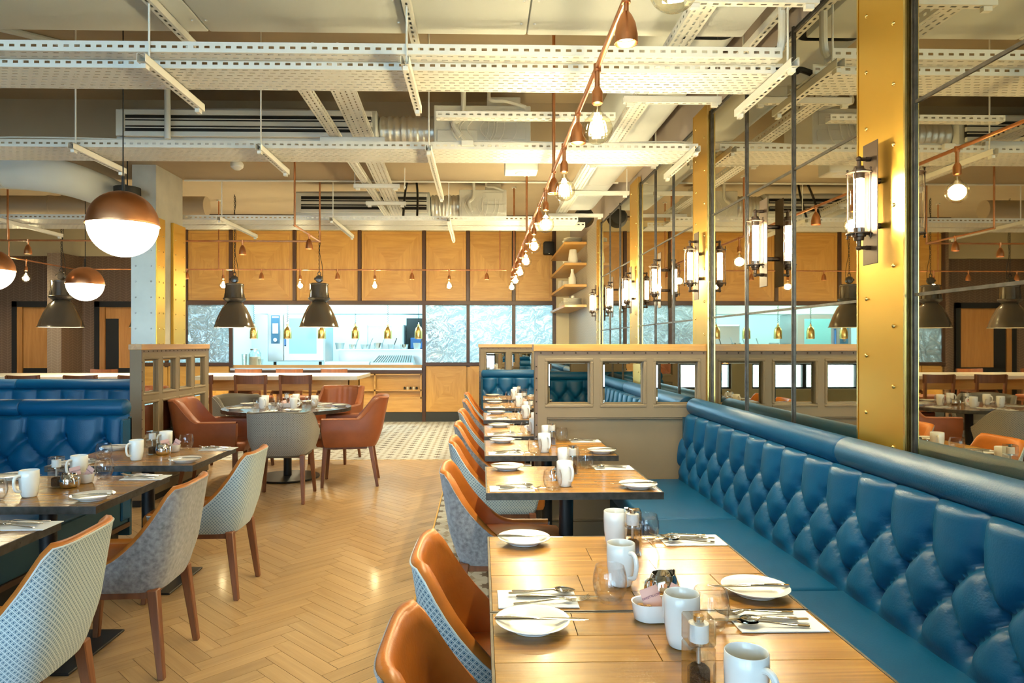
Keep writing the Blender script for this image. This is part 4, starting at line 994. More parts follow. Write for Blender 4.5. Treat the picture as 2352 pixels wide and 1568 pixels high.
# salt and pepper mill: two clear blocks
p = proto('acrylic_mill', 'mill', 'acrylic salt and pepper mills')
w = .026
MB().box(-w, w, -w, w, 0, .088).build('pepper_block', 'acrylic', p, bevel=.003); MB().box(-w, w, -w, w, .090, .142).build('salt_block', 'acrylic', p, bevel=.003)
MB().lathe([(0,.006),(.021,.006),(.0215,.012),(.0215,.040),(.015,.046),(.010,.040),(0,.042)], n=14).build('peppercorns', 'pepper', p); MB().cyl((0,0,.094), (0,0,.128), .0195, n=16).build('salt', 'salt', p)
MB().cyl((0,0,.086), (0,0,.094), .014, n=14).cyl((0,0,.127), (0,0,.1425), .010, n=12).build('grinder', 'chrome', p); MB().cyl((0,0,.050), (0,0,.086), .004, n=8).build('spindle', 'steel', p); PR['mill'] = p
# milk jug
p = proto('milk_jug', 'jug', 'steel milk jugs')
prof = [(0,0),(.030,0),(.036,.004),(.041,.018),(.040,.038),(.033,.055),(.030,.062),(.0285,.062),(.031,.054),(.038,.037),(.039,.018),(.034,.006),(0,.005)]
m = MB().lathe(prof, n=32)
for i, (x, y, z) in enumerate(m.v):
    a = math.atan2(y, x); k = max(0, math.cos(a))**14*smooth(.045, .062, z); m.v[i] = (x*(1+.32*k), y, z+.004*k)
m.build('body', 'chrome', p, sharp=60); MB().tube(bez([(-.034,0,.050),(-.052,0,.053),(-.060,0,.045),(-.058,0,.022),(-.053,0,.006)]), .0048, 8).build('handle', 'chrome', p); PR['jug'] = p
# sugar dish: long white bowl with rounded ends
def stadium(L, r, n=12): return [(L*(1 if math.cos(a) >= 0 else -1)+r*math.cos(a), r*math.sin(a)) for a in [2*PI*(i+.5)/(2*n) for i in range(2*n)]]
p = proto('sugar_dish', 'dish', 'white sugar dishes')
rings = [[(x, y, z) for x, y in stadium(L, r)] for L, r, z in ((.0,.0008,.001),(.030,.026,0),(.034,.031,.004),(.036,.036,.044),(.036,.0365,.045),(.035,.034,.044),(.033,.029,.008),(.0,.0008,.008))]
MB().grid(rings, wrap=True).build('body', 'china', p, sharp=60); PR['dish'] = p
# sachet, lumps
p = proto('sweetener_sachet', 'sachet', 'pink sachets in the sugar dishes')
MB().grid([[(-.024, -.0006, z), (0, -.0022*(0 if z in (0, .062) else 1)-.0006, z), (.024, -.0006, z)] for z in (0, .03, .062)]).grid([[(-.024, .0006, z), (0, .0022*(0 if z in (0, .062) else 1)+.0006, z), (.024, .0006, z)] for z in (0, .03, .062)], flip=True).build('paper', 'pink_paper', p, sharp=60)
fc = bpy.data.curves.new('lettering', 'FONT'); fc.body = "SWEET'N LOW"; fc.size = .0078; fc.align_x = 'CENTER'; fc.extrude = .00005; fc.materials.append(MATS['print_purple'])
fo = bpy.data.objects.new('lettering', fc); COL.objects.link(fo)
fme = bpy.data.meshes.new_from_object(fo.evaluated_get(bpy.context.evaluated_depsgraph_get())); bpy.data.objects.remove(fo)
fo = mobj('lettering', fme, 'print_purple', p); fo.location = (0, -.0034, .038); fo.rotation_euler = (PI/2, 0, 0); PR['sachet'] = p
p = proto('sugar_lump', 'sugar', 'sugar lumps'); m = MB().box(-.008, .008, -.008, .008, 0, .015); m.build('body', 'brown_sugar', p, bevel=.003); PR['lump'] = p
# cutlery, lying along +x, tip to +x
p = proto('table_knife', 'knife', 'steel cutlery')
MB().loft([(-.11,0,.005,.002,.002),(-.107,0,.005,.006,.004),(-.07,0,.0055,.0075,.0045),(-.02,0,.005,.0055,.0035),(-.005,0,.004,.0045,.003)], 10).build('handle', 'chrome', p)
MB().loft([(-.006,0,.004,.0045,.0022),(.005,.001,.004,.0075,.0016),(.05,.001,.0035,.0085,.0012),(.09,.0005,.003,.0075,.001),(.107,-.003,.003,.003,.0008),(.111,-.005,.003,.0008,.0006)], 10).build('blade', 'chrome', p); PR['knife'] = p
p = proto('dinner_fork', 'fork', 'steel cutlery')
MB().loft([(-.10,0,.004,.002,.0015),(-.097,0,.004,.007,.002),(-.06,0,.005,.0058,.002),(-.01,0,.009,.003,.002),(.025,0,.012,.003,.0018),(.038,0,.009,.009,.0014),(.052,0,.006,.0125,.0012)], 10).build('handle', 'chrome', p)
m = MB()
for y in (-.0105, -.0035, .0035, .0105): m.loft([(.050, y, .006, .0024, .0012), (.075, y, .006, .0019, .0011), (.092, y*.96, .011, .0014, .0009), (.100, y*.94, .015, .0006, .0006)], 6)
m.build('tines', 'chrome', p); PR['fork'] = p
p = proto('dessert_spoon', 'spoon', 'steel cutlery')
MB().loft([(-.095,0,.004,.002,.0015),(-.092,0,.004,.0068,.002),(-.055,0,.005,.0055,.002),(0,0,.010,.0028,.002),(.024,0,.011,.003,.0018)], 10).build('handle', 'chrome', p)
rg = []
for k in range(9):
    t = k/8; x = .022+.052*t; hw = .0185*math.sin(PI*min(1, .06+.93*t))**.62; rg.append([(x, hw*math.sin(-PI/2+PI*j/8), .0115-.0085*math.sin(PI*t)*math.cos(PI*(j/8-.5))**.8) for j in range(9)])
MB().grid(rg).build('bowl', 'chrome', p, sharp=0).data.polygons.foreach_set('use_smooth', [True]*64); PR['spoon'] = p
p = proto('paper_napkin', 'napkin', 'folded white napkins'); MB().box(-.103, .103, -.062, .062, 0, .0012).box(-.103, .102, -.062, .0615, .0013, .0024).build('fold', 'napkin', p); PR['napkin'] = p
first = set()
def put(k, label, loc, rz=0.0, tilt=None):
    o = PR[k]
    if k not in first: first.add(k); o['label'] = label; o.location = loc; o.rotation_euler.z = rz
    else: o = dup(o, label, loc, rz)
    if tilt: o.rotation_euler = (tilt[0], tilt[1], rz)
    return o
def jr_(a=.006): return random.uniform(-a, a)
def setting(T, x, y, who, d, spoons=2, far=False):
    """a folded napkin with cutlery; d = +1 handles at -x, -1 handles at +x"""
    rz = 0 if d > 0 else PI
    if not isinstance(d, int): rz = d
    ca, sa = math.cos(rz), math.sin(rz)
    L = lambda a, b: (x+a*ca-b*sa, y+a*sa+b*ca)
    put('napkin', 'folded white napkin at the %s place of the %s' % (who, T), (x, y, ZT), rz)
    z = ZT+.0030
    put('knife', 'steel knife on the napkin at the %s place of the %s' % (who, T), (*L(.055, .000), z), rz+jr_(.03))
    put('fork', 'steel fork on the napkin at the %s place of the %s' % (who, T), (*L(.035, -.036), z), rz+.10+jr_(.04))
    put('spoon', 'steel dessert spoon on the napkin at the %s place of the %s' % (who, T), (*L(.030, .034), z), rz-.10+jr_(.04))
    if spoons > 1: put('spoon', 'teaspoon between fork and knife at the %s place of the %s' % (who, T), (*L(.020, .018), z+.005), rz+.05)
def plated(T, x, y, who, d):
    put('plate', 'white side plate at the %s place of the %s' % (who, T), (x, y, ZT))
    rz = (0 if d > 0 else PI) if isinstance(d, int) else d
    put('knife', 'butter knife across the plate at the %s place of the %s' % (who, T), (x+.02*math.cos(rz), y+.02*math.sin(rz)-.004, ZT+.0185), rz+jr_(.05))
def dish(T, x, y, rz=0.0, near=False):
    put('dish', 'white dish of sugar and pink sachets on the %s' % T, (x, y, ZT), rz)
    ca, sa = math.cos(rz), math.sin(rz)
    put('sachet', 'pink sweetener sachet printed in purple, leaning in the dish on the %s' % T, (x-.012*ca, y-.012*sa-.004, ZT+.016), rz+.25, (-.30, -.22))
    put('sachet', 'second pink sachet standing behind in the dish on the %s' % T, (x+.028*ca, y+.028*sa+.010, ZT+.016), rz-.5, (-.25, .35))
    if near:
        for k, (a, b, c) in enumerate(((-.052, -.012, 0), (-.035, -.020, .4), (.012, -.014, .7), (.030, -.020, .2), (.050, -.004, .9))):
            o = put('lump', ('white', 'pale', 'brown', 'golden', 'dark brown')[k]+' sugar lump in the dish on the %s' % T, (x+a, y+b, ZT+.027), c)
def row(T, x0, y0, kind, items):
    P_ = lambda k: (x0+items[k][0]+jr_(), y0+items[k][1]+jr_())
    a, b = ('chair', 'bench') if kind == 'R' else ('bench', 'chair')
    if 'pL' in items: plated(T, *P_('pL'), a, 1)
    if 'pR' in items: plated(T, *P_('pR'), b, -1)
    if 'nL' in items: setting(T, *P_('nL'), a, 1)
    if 'nR' in items: setting(T, *P_('nR'), b, -1)
    if 'm1' in items: put('mug', 'white mug behind the clear mill on the %s' % T, (*P_('m1'), ZT), 1.9 if kind == 'R' else -2.0)
    if 'm2' in items: put('mug', 'white mug in front of the clear mill on the %s' % T, (*P_('m2'), ZT), -1.1 if kind == 'R' else -2.0)
    if 'g1' in items: put('glass', 'clear round tumbler at the back of the %s' % T, (*P_('g1'), ZT))
    if 'g2' in items: put('glass', 'clear round tumbler at the front of the %s' % T, (*P_('g2'), ZT))
    if 'mill' in items: put('mill', 'clear square salt and pepper mill on the %s' % T, (*P_('mill'), ZT), jr_(.3))
    if 'jug' in items: put('jug', 'small polished steel milk jug on the %s' % T, (*P_('jug'), ZT), .5 if kind == 'R' else PI-.3)
    if 'dish' in items: dish(T, *P_('dish'), jr_(.08), True)
STD = dict(pL=(.125, .585), nL=(.125, .085), m1=(.425, .545), mill=(.455, .455), g1=(.535, .60), m2=(.375, .140), g2=(.310, .058), nR=(.690, .605), pR=(.715, .105))
for i, y in enumerate(RT):
    it = dict(STD)
    T = ORD[i]+' wall bench table'
    if i == 0: it = dict(pL=(.105, .570), nL=(.125, .10), dish=(.415, .612), m2=(.425, .475), m1=(.455, .185), g1=(.520, .556), mill=(.398, .285), nR=(.685, .600), pR=(.71, .11)); it['m1'], it['m2'] = it['m2'], it['m1']
    elif i == 1: it['jug'] = (.462, .088); it['m2'] = (.362, .185)
    elif i == 2: it['jug'] = (.375, .300)
    else:
        it['jug' if i % 2 else 'dish'] = (.40, .30)
    row(T, .022, y, 'R', it)
LST = dict(pR=(.715, .125), nR=(.715, .60), m2=(.405, .185), mill=(.400, .385), jug=(.468, .385), dish=(.455, .492), m1=(.395, .590), g1=(.512, .600), pL=(.075, .60), g2=(.33, .10), nL=(.11, .10))
for i, y in enumerate(LT):
    it = dict(LST)
    if i == 2: it['g2'] = (.215, .20)
    row(ORD[i]+' left booth table', LX, y, 'L', it)
names5 = ['kitchen', 'aisle', 'front', 'partition', 'rear']
for k, a in enumerate((1.15, -.12, -1.45, -2.75, 2.45)):
    ca, sa = math.cos(a), math.sin(a)
    setting('round table', RTX+.46*ca+.10*sa, RTY+.46*sa-.10*ca, names5[k], a+PI, 1)
    plated('round table', RTX+.53*ca-.13*sa, RTY+.53*sa+.13*ca, names5[k], a+PI)
    put('mug', 'white mug at the %s place of the round table' % names5[k], (RTX+.26*ca-.10*sa, RTY+.26*sa+.10*ca, ZT), a+2)
    put('glass', 'clear round tumbler at the %s place of the round table' % names5[k], (RTX+.30*ca+.04*sa, RTY+.30*sa-.04*ca, ZT))
put('mill', 'clear square salt and pepper mill on the round table', (RTX-.03, RTY+.07, ZT), .2); dish('round table', RTX+.0, RTY-.05, .1); put('jug', 'small polished steel milk jug on the round table', (RTX+.09, RTY+.10, ZT), 1.0)

# ================================================================== LAMPS
# wall lights: tube lamp in a glass cage on a bronze plate
def sconce(label, loc):
    s_ = thing('wall_light', label, 'lamp', loc, 0, 'caged wall lights')
    MB().box(.045, .049, -.052, .052, -.245, .245).build('back_plate', 'bronze', s_, bevel=.002)
    for sg in (-1, 1): MB().cyl((.049, 0, sg*.09), (.095, 0, sg*.09), .012).build('mount', 'bronze', s_)
    for sg in (-1, 1):
        MB().cyl((0, 0, sg*.178), (.046, 0, sg*.178), .0075, n=12).cyl((.025, 0, sg*.178), (.046, 0, sg*.178), .0095, n=12).build('arm', 'bronze', s_)
        MB().sphere((0, 0, sg*.178), .0115, 12, 8).build('knuckle', 'bronze', s_)
        pr_ = [(0,.172),(.008,.170),(.0085,.150),(.018,.148),(.020,.136),(.026,.134),(.027,.122),(.0205,.120),(.0205,.098),(0,.098)]
        MB().lathe([(r, z*sg) for r, z in (pr_[::-1] if sg > 0 else pr_)], n=20).build('end_cap', 'bronze', s_)
        MB().lathe([(r, z+sg*.122) for r, z in ((.020,-.002),(.048,-.002),(.048,.002),(.020,.002))], n=24, close=True).build('guard_ring', 'bronze', s_)
    for k in range(4):
        a = PI/4+PI/2*k; x, y = .043*math.cos(a), .043*math.sin(a)
        MB().cyl((x, y, -.135), (x, y, .135), .0028, n=8).sphere((x, y, .137), .005, 8, 6).sphere((x, y, -.137), .005, 8, 6).build('guard_rod', 'bronze', s_)
    MB().lathe([(.036,-.120),(.036,.120)], n=24).build('glass_cylinder', 'glass', s_)
    MB().lathe([(0,-.098),(.0195,-.096),(.0195,.096),(0,.098)], n=16).build('tube_lamp', 'e_sconce', s_)
    return s_
sd = ['on the wide brass pilaster, largest in view', 'on the mirror between the wide pilaster and the taupe partition', 'on the pilaster above the taupe partition', 'on the mirror beyond the taupe partition', 'on the third brass pilaster', 'on the mirror of the far booth', 'on the last pilaster by the crockery shelves']
s0 = None
for k, y in enumerate((2.71, 3.79, 4.93, 6.02, 7.12, 8.19, 9.30)):
    lab = 'caged tube wall light ' + sd[k]
    X = 1.518 if k % 2 == 0 else 1.535
    if s0 is None: s0 = sconce(lab, (X, y, 1.985))
    else: dup(s0, lab, (X, y, 1.985))
# copper track fittings
def fitting(kind, label, loc, rz=0.0):
    if kind == 'bulb':
        t = thing('filament_bulb', label, 'lamp', loc, 0, 'globe filament bulbs on copper pipe')
        MB().cyl((0,0,0), (0,0,-.085), .0105, n=14).cyl((0,0,.012), (0,0,-.02), .0155, n=14).build('stem', 'copper', t)
        MB().lathe([(0,-.155),(.017,-.155),(.0225,-.150),(.0225,-.105),(.0125,-.085),(0,-.085)], n=18).build('socket', 'copper', t)
        c = -.255; R = .0625
        pr_ = [(.0001, c-R)]+[(R*math.sin(PI*k/16), c-R*math.cos(PI*k/16)) for k in range(1, 14)]+[(.016, c+R+.012), (.015, c+R+.03)]
        MB().lathe(pr_, n=28).build('glass_globe', 'bulb_glass', t, sharp=0)
        m = MB()
        for k in range(6):
            a = 2*PI*k/6; m.cyl((.011*math.cos(a), .011*math.sin(a), c-.034), (.017*math.cos(a+.5), .017*math.sin(a+.5), c+.034), .0034, n=6)
        m.build('filament', 'e_bulb', t); MB().cyl((0,0,c-.03), (0,0,c+R+.03), .0025, n=6).build('filament_post', 'steel', t)
        light('bulb_light', 'POINT', (0, 0, c), W_TRACK/9, WARM, t, .045)
    else:
        t = thing('copper_spotlight', label, 'lamp', loc, 0, 'copper cone spotlights on pipe')
        MB().cyl((0,0,0), (0,0,-.045), .0085, n=14).cyl((0,0,.012), (0,0,-.018), .0145, n=14).build('stem', 'copper', t)
        MB().lathe([(.036,-.150),(.0385,-.150),(.0375,-.120),(.031,-.085),(.020,-.060),(.010,-.046),(0,-.044)], n=24).lathe([(.0,-.128),(.034,-.128),(.036,-.150)], n=24).build('cone', 'copper', t)
        MB().lathe([(0,-.1315),(.026,-.1315),(.026,-.129),(0,-.129)], n=18).build('lamp_face', 'e_spot', t)
        light('spot_beam', 'SPOT', (0, 0, -.155), W_SPOT, WARM2, t, .03, 110, .7)
    return t
ZP = 2.56
pipes = []
def pipe_run(label, pts, r=.011, risers=()):
    t = thing('copper_pipe', label, 'pipe', pts[0], 0, 'copper lighting pipes')
    o = Vector(pts[0]); q = [tuple(Vector(p_)-o) for p_ in pts]
    for a, b in zip(q[:-1], q[1:]): MB().cyl(a, b, r, n=14).sphere(b, r*1.3, 10, 8).build('pipe_length', 'copper', t)
    for p_, zt_ in risers:
        d = Vector(p_)-o; MB().cyl(d, (d.x, d.y, zt_-o.z), r*.95, n=14).build('riser', 'copper', t); MB().cyl((d.x, d.y, zt_-.02-o.z), (d.x, d.y, zt_-o.z), .032, n=16).build('ceiling_rose', 'white_metal', t)
    return t
XP = .478
pipe_run('long copper pipe of lamps running above the wall bench tables', [(XP, .9, ZP), (XP, 10.75, ZP)], risers=[((XP, 4.48, ZP), 3.70), ((XP, 7.15, ZP), 3.20), ((XP, 2.0, ZP), 3.12), ((XP, 9.9, ZP), 3.70)])
fb, fs_ = {}, {}
nb = ns_ = 0
PO = {}
def fit(kind, label, loc):
    if kind not in PO: PO[kind] = fitting(kind, label, loc); return PO[kind]
    o = PO[kind]; r = dup(o, label, loc); return r
NUM = ORD+['ninth', 'tenth']
for k in range(17):
    y = 1.68+.56*k
    if k % 2 == 0: fit('bulb', 'round filament bulb over the wall bench row, %s along the pipe' % NUM[k//2], (XP, y, ZP))
    else: fit('spot', 'copper cone spotlight over the wall bench row, %s along the pipe' % NUM[k//2], (XP, y, ZP))
YR = 10.9; ZQ = 2.60
pipe_run('copper lighting pipe in front of the veneered kitchen panels', [(.40, YR, ZQ), (-6.4, YR, ZQ), (-6.4, 9.4, ZQ)], .010, [((.30, YR, ZQ), 3.70), ((-4.15, YR, ZQ), 3.70), ((-6.4, 9.4, ZQ), 3.10)])
for k, u in enumerate((-4.65, -3.48, -2.28, -1.10, .09)): fit('spot', 'small copper spotlight before the kitchen panels, %s from the left' % NUM[k], (u, YR, ZQ))
for k, u in enumerate((-4.08, -2.87, -1.69, -.51)): fit('bulb', 'round filament bulb before the kitchen panels, %s from the left' % NUM[k], (u, YR, ZQ))
fit('bulb', 'glowing filament bulb near the tiled pier at far left', (-6.4, 9.75, ZQ)); fit('spot', 'copper spotlight beside the dark factory pendant at far left', (-6.15, YR, ZQ)); fit('spot', 'copper spotlight left of the concrete pillar', (-5.45, YR, ZQ))
pipe_run('copper lighting pipe crossing beyond the concrete pillar', [(-9.3, 7.62, ZP), (-1.79, 7.62, ZP), (-1.79, 6.60, ZP)], .010, [((-1.79, 6.60, ZP), 3.20), ((-1.79, 7.62, ZP), 3.70), ((-5.2, 7.62, ZP), 3.70)])
fit('spot', 'copper spotlight on the short pipe near the chained pendants', (-1.79, 7.15, ZP)); fit('spot', 'copper spotlight left of the chained pendants on the crossing pipe', (-2.64, 7.62, ZP)); fit('spot', 'copper spotlight on the crossing pipe at far left', (-4.98, 7.62, ZP))
# copper and opal globes
def globe(label, loc, R=.2):
    t = thing('globe_pendant', label, 'lamp', loc, 0, 'copper and opal globe pendants')
    MB().lathe([(R*1.02,-.006),(R*1.02,.004)]+[(R*math.cos(PI/2*k/14), R*math.sin(PI/2*k/14)) for k in range(0, 15)], n=48).build('copper_dome', 'copper_brushed', t, sharp=40)
    MB().lathe([(R*.985*math.cos(a), R*.985*math.sin(a)) for a in [-PI/2+PI/2*k/14 for k in range(15)]]+[(0, -.001)], n=32).build('opal_bowl', 'e_globe', t, sharp=40)
    MB().cyl((0,0,R-.004), (0,0,R+.09), .011, .008, n=12).build('cord_grip', 'black', t); MB().cyl((0,0,R+.08), (0,0,3.70-loc[2]), .0038, n=8).build('cord', 'black', t)
    return t
g0 = globe('large copper and opal globe lamp before the concrete pillar', (-2.165, 4.18, 2.144))
dup(g0, 'smaller looking copper and opal globe lamp beside the dark factory pendant', (-4.60, 8.04, 2.118)); dup(g0, 'copper and opal globe lamp cut by the left edge', (-4.73, 6.7, 2.135))
# factory pendants
def factory(label, loc):
    t = thing('factory_pendant', label, 'lamp', loc, 0, 'dark factory pendants on chains')
    sh_ = [(.300,0),(.302,.006),(.292,.012),(.268,.09),(.225,.20),(.170,.31),(.105,.385)]
    MB().lathe(sh_, n=40).build('shade', 'enamel', t, sharp=50); MB().lathe([(r-.004, z+.002) for r, z in sh_[::-1]], n=40).build('shade_lining', 'enamel_inside', t, sharp=60)
    MB().lathe([(0,.38),(.105,.385),(.120,.395),(.155,.42),(.165,.440),(.160,.450),(.148,.452),(.0,.452)], n=36).build('collar', 'steel_dark', t, sharp=40)
    MB().lathe([(0,.452),(.142,.452),(.134,.640),(.140,.645),(.140,.658),(.130,.668),(0,.670)], n=36).build('housing', 'enamel', t, sharp=40)
    m = MB()
    for k in range(12):
        a = 2*PI*k/12; m.cyl((.150*math.cos(a), .150*math.sin(a), .44), (.139*math.cos(a), .139*math.sin(a), .52), .005, n=6)
    m.build('fins', 'enamel', t)
    MB().cyl((0,0,.668), (0,0,.70), .02, n=12).lathe([(0,-.032),(.045,-.030),(.058,-.018),(.058,.018),(.045,.030),(0,.032)], (0,0,.735), 24, 'Y').cyl((-.075,0,.74), (-.03,0,.735), .018, n=10).build('hook_block', 'enamel', t)
    MB().tube([(.022*math.cos(a), 0, .815+.03*math.sin(a)) for a in [2*PI*k/16 for k in range(16)]], .006, 6, True).build('ring', 'black_metal', t)
    m = MB(); z = .845; k = 0
    while z < 3.70-loc[2]-.01:
        pts = [(.010*math.cos(a), 0, z+.018*math.sin(a)) for a in [2*PI*i/10 for i in range(10)]]
        if k % 2: pts = [(0, x, q) for x, y, q in pts]
        m.tube(pts, .003, 5, True); z += .030; k += 1
    m.build('chain', 'black_metal', t)
    pts = [(.05, 0, .72)]+[(.05*math.exp(-i*.25)+.012*math.sin(i*1.1), .01, .78+i*(3.68-loc[2]-.78)/14) for i in range(15)]
    MB().tube(bez(pts, 3), .0045, 6).build('flex', 'black', t)
    MB().sphere((0,0,.20), .055, 14, 10).build('bulb', 'e_spot', t)
    light('pendant_light', 'SPOT', (0, 0, .10), W_FACT, WARM2, t, .06, 150, .5)
    return t
f0 = factory('dark factory pendant over the long table, at the oven side of the hatch', (-3.76, 10.5, 1.672))
dup(f0, 'dark factory pendant over the long table, in front of the hatch grill', (-2.475, 10.5, 1.68)); dup(f0, 'dark factory pendant hidden behind the concrete pillar', (-5.02, 10.5, 1.672)); dup(f0, 'dark factory pendant before the tiled pier at far left', (-6.0, 9.9, 1.66))

for k, (x, lab) in enumerate(((-8.6, 'left of the tiled pier'), (-6.75, 'beside the concrete pillar'))):  # two lamps added to brighten the hall doors; no such fittings are seen
    t = thing('hall_fill_light', 'added fill downlight on the ceiling before the hall door ' + lab, 'light', (x, 12.35, 3.70), 0, 'added hall fill lights')
    MB().lathe([(.045,-.012),(.065,-.012),(.068,0),(.045,0)], n=20, close=True).build('bezel', 'white_metal', t); MB().lathe([(0,-.008),(.045,-.008),(.045,-.002),(0,-.002)], n=18).build('lens', 'e_spot', t)
    light('hall_fill_beam', 'SPOT', (0, 0, -.02), 170, WARM2, t, .05, 95, .7)
# ================================================================== CEILING SERVICES
# flat duct across the front, in riveted lengths
fd = thing('flat_duct', 'wide pale flat duct crossing the ceiling in front', 'duct', (-2.5, 2.1, 3.12))
xsd = [-4.7, -2.35, 1.02, 2.1, 2.75, 3.95]
for a, b in zip(xsd[:-1], xsd[1:]):
    MB().box(a+.0015, b-.0015, -1.7, 1.66, 0, .40).build('duct_length', 'duct', fd, bevel=.012, seg=2)
rv = MB()
for x in xsd[1:-1]:
    for k in range(14):
        for dx in (-.035, .035): rv.sphere((x+dx, -1.6+.24*k, 0), .008, 6, 4)
tag(rv.build('rivets', 'white_metal', fd), kind='stuff')
# rounded duct along the mirror wall
rd_ = thing('wall_duct', 'pale rounded duct running above the mirror wall', 'duct', (1.26, 5.5, 3.17))
def rr_ring(y, hw, hh, r, n=6):
    out = []
    for cx, cz, a0 in ((hw-r, hh-r, 0), (-hw+r, hh-r, PI/2), (-hw+r, -hh+r, PI), (hw-r, -hh+r, 3*PI/2)):
        for k in range(n+1): a = a0+PI/2*k/n; out.append((cx+r*math.cos(a), y, hh+cz+r*math.sin(a)))
    return out
for a, b in zip((-1.6, -.9, .6, 2.0), (-.905, .595, 1.995, 3.4)):
    MB().grid([rr_ring(a, .225, .17, .10), rr_ring(a+.004, .24, .18, .11), rr_ring(b-.004, .24, .18, .11), rr_ring(b, .225, .17, .10)], wrap=True).build('duct_length', 'duct', rd_, sharp=45)
# perforated cable trays
def tray(label, p0, axis, L, W, z, group='perforated cable trays', fl=.05, cu=.052, rows=None, parent=None):
    """open tray: perforated sheet with two flanges; axis 'X' or a direction angle"""
    t = thing('cable_tray', label, 'cable tray', (p0[0], p0[1], z), 0 if axis == 'X' else axis, group)
    nu = max(2, int(L/cu)); rows = rows or max(2, int(W/.036))
    MB().perf((0,0,0), (1,0,0), (0,1,0), nu, rows, L/nu, W/rows, .029, .010, .5).perf((0,0,0), (1,0,0), (0,0,1), nu, 1, L/nu, fl, .026, .013).perf((0,W,0), (1,0,0), (0,0,1), nu, 1, L/nu, fl, .026, .013).add(
        [(0,0,fl),(L,0,fl),(L,.012,fl),(0,.012,fl),(0,W,fl),(L,W,fl),(L,W-.012,fl),(0,W-.012,fl)], [(0,1,2,3),(4,7,6,5)]).build('perforated_sheet', 'white_metal', t, sharp=0)
    sm = t.children[0].modifiers.new('thickness', 'SOLIDIFY'); sm.thickness = .002; sm.offset = 0
    return t
t1 = tray('wide perforated white tray, first across the ceiling', (-6.0, 3.47, 0), 'X', 7.55, .29, 2.808)
tray('narrow perforated tray along the front of the first wide tray', (-6.0, 3.365, 0), 'X', 7.50, .09, 2.845)
tray('perforated tray, second across the ceiling', (-6.5, 4.84, 0), 'X', 8.05, .23, 2.800)
tray('narrow perforated tray behind the second across the ceiling', (-6.5, 5.09, 0), 'X', 8.02, .16, 2.812)
tray('perforated tray before the kitchen panels, nearer of two', (-9.0, 7.72, 0), 'X', 10.1, .30, 2.815)
tray('perforated tray before the kitchen panels, farther of two', (-9.0, 8.18, 0), 'X', 10.25, .30, 2.832)
tray('short thin perforated tray by the fan coil unit', (-.30, 4.55, 0), 'X', 1.2, .07, 2.93, fl=.04)
tray('perforated tray sloping away left of the bulbs', (-.80, 3.85, 0), PI/2+.04, 4.9, .15, 3.06)
tray('narrow perforated tray running back beside the sloping one', (-1.10, 4.35, 0), PI/2+.012, 4.3, .07, 3.04)
tray('perforated tray running back under the wall duct', (1.10, 2.35, 0), PI/2, 3.4, .11, 2.995)
tray('perforated tray running back toward the crockery shelves', (1.02, 5.9, 0), PI/2, 2.4, .11, 2.98)
# slotted strut channels
sc_i = [0]
def strut(label, p0, p1, w=.041):
    a, b = Vector(p0), Vector(p1); d = b-a; L = d.length
    t = thing('strut_channel', label, 'strut', p0, math.atan2(d.y, d.x), 'slotted strut channels')
    n_ = max(2, int(L/.05)); h = w/2
    MB().perf((0,-h,0), (1,0,0), (0,1,0), n_, 1, L/n_, w, .026, .012).box(0, L, -h, -h+.002, .0005, w).box(0, L, h-.002, h, .0005, w).box(0, L, -h, -h+.010, w-.002, w).box(0, L, h-.010, h, w-.002, w).box(.02, .06, -.012, .012, -.022, -.001).box(L-.06, L-.02, -.012, .012, -.022, -.001).build('channel', 'white_metal', t, sharp=0)
    return t
def rod(label, x, y, z0, z1, r=.0055, mat='white_metal', name='hanger_rod'):
    o = MB().cyl((0,0,0), (0,0,z1-z0), r, n=8).cyl((0,0,.012), (0,0,.03), r*2.2, n=6).build(name, mat, None, (x, y, z0)); return tag(o, label, 'rod', 'threaded hanger rods')
S = [(-1.615, 3.28, 3.98, 2.762, 'under the first tray, left'), (-.365, 3.28, 3.98, 2.762, 'under the first tray, middle'), (1.515, 3.26, 4.0, 2.762, 'under the first tray by the mirrors'),
     (-1.615, 2.1, 3.86, 3.075, 'under the flat duct, left'), (-.365, 2.1, 3.86, 3.075, 'under the flat duct, middle'), (1.53, 3.20, 4.10, 3.10, 'above the first tray by the mirrors'),
     (-2.80, 4.72, 5.42, 2.755, 'under the second tray, far left'), (-1.53, 4.72, 5.42, 2.755, 'under the second tray, below the grille'), (-.365, 4.72, 6.35, 2.755, 'long one under the second tray, middle'), (1.50, 4.70, 5.50, 2.755, 'under the second tray by the mirrors'),
     (-2.86, 7.5, 8.75, 2.770, 'under the kitchen trays, left'), (-1.64, 7.5, 8.75, 2.770, 'under the kitchen trays, middle'), (-.36, 7.5, 9.0, 2.770, 'under the kitchen trays, right'), (-5.3, 7.5, 8.75, 2.770, 'under the kitchen trays beyond the globes')]
for x, y0, y1, z, lab in S: strut('slotted white strut ' + lab, (x, y0, z), (x, y1, z))
for k, (x0, x1, y, z) in enumerate(((.92, 1.52, 3.05, 2.95), (.90, 1.52, 4.30, 2.945), (.90, 1.50, 5.75, 2.93), (.90, 1.50, 6.9, 2.93), (.80, 1.45, 8.1, 2.93), (-1.25, -.75, 5.35, 2.99), (-1.28, -.82, 6.9, 2.99), (-1.30, -.85, 7.75, 2.99))):
    strut('short level white trapeze strut, %s' % ('right, beneath the wall duct, first', 'right, beneath the wall duct, second', 'right, beneath the wall duct, third', 'right, beneath the wall duct, fourth', 'right, beneath the wall duct, last', 'beneath the sloping tray, first', 'beneath the sloping tray, second', 'beneath the sloping tray, third')[k], (x0, y, z), (x1, y, z))
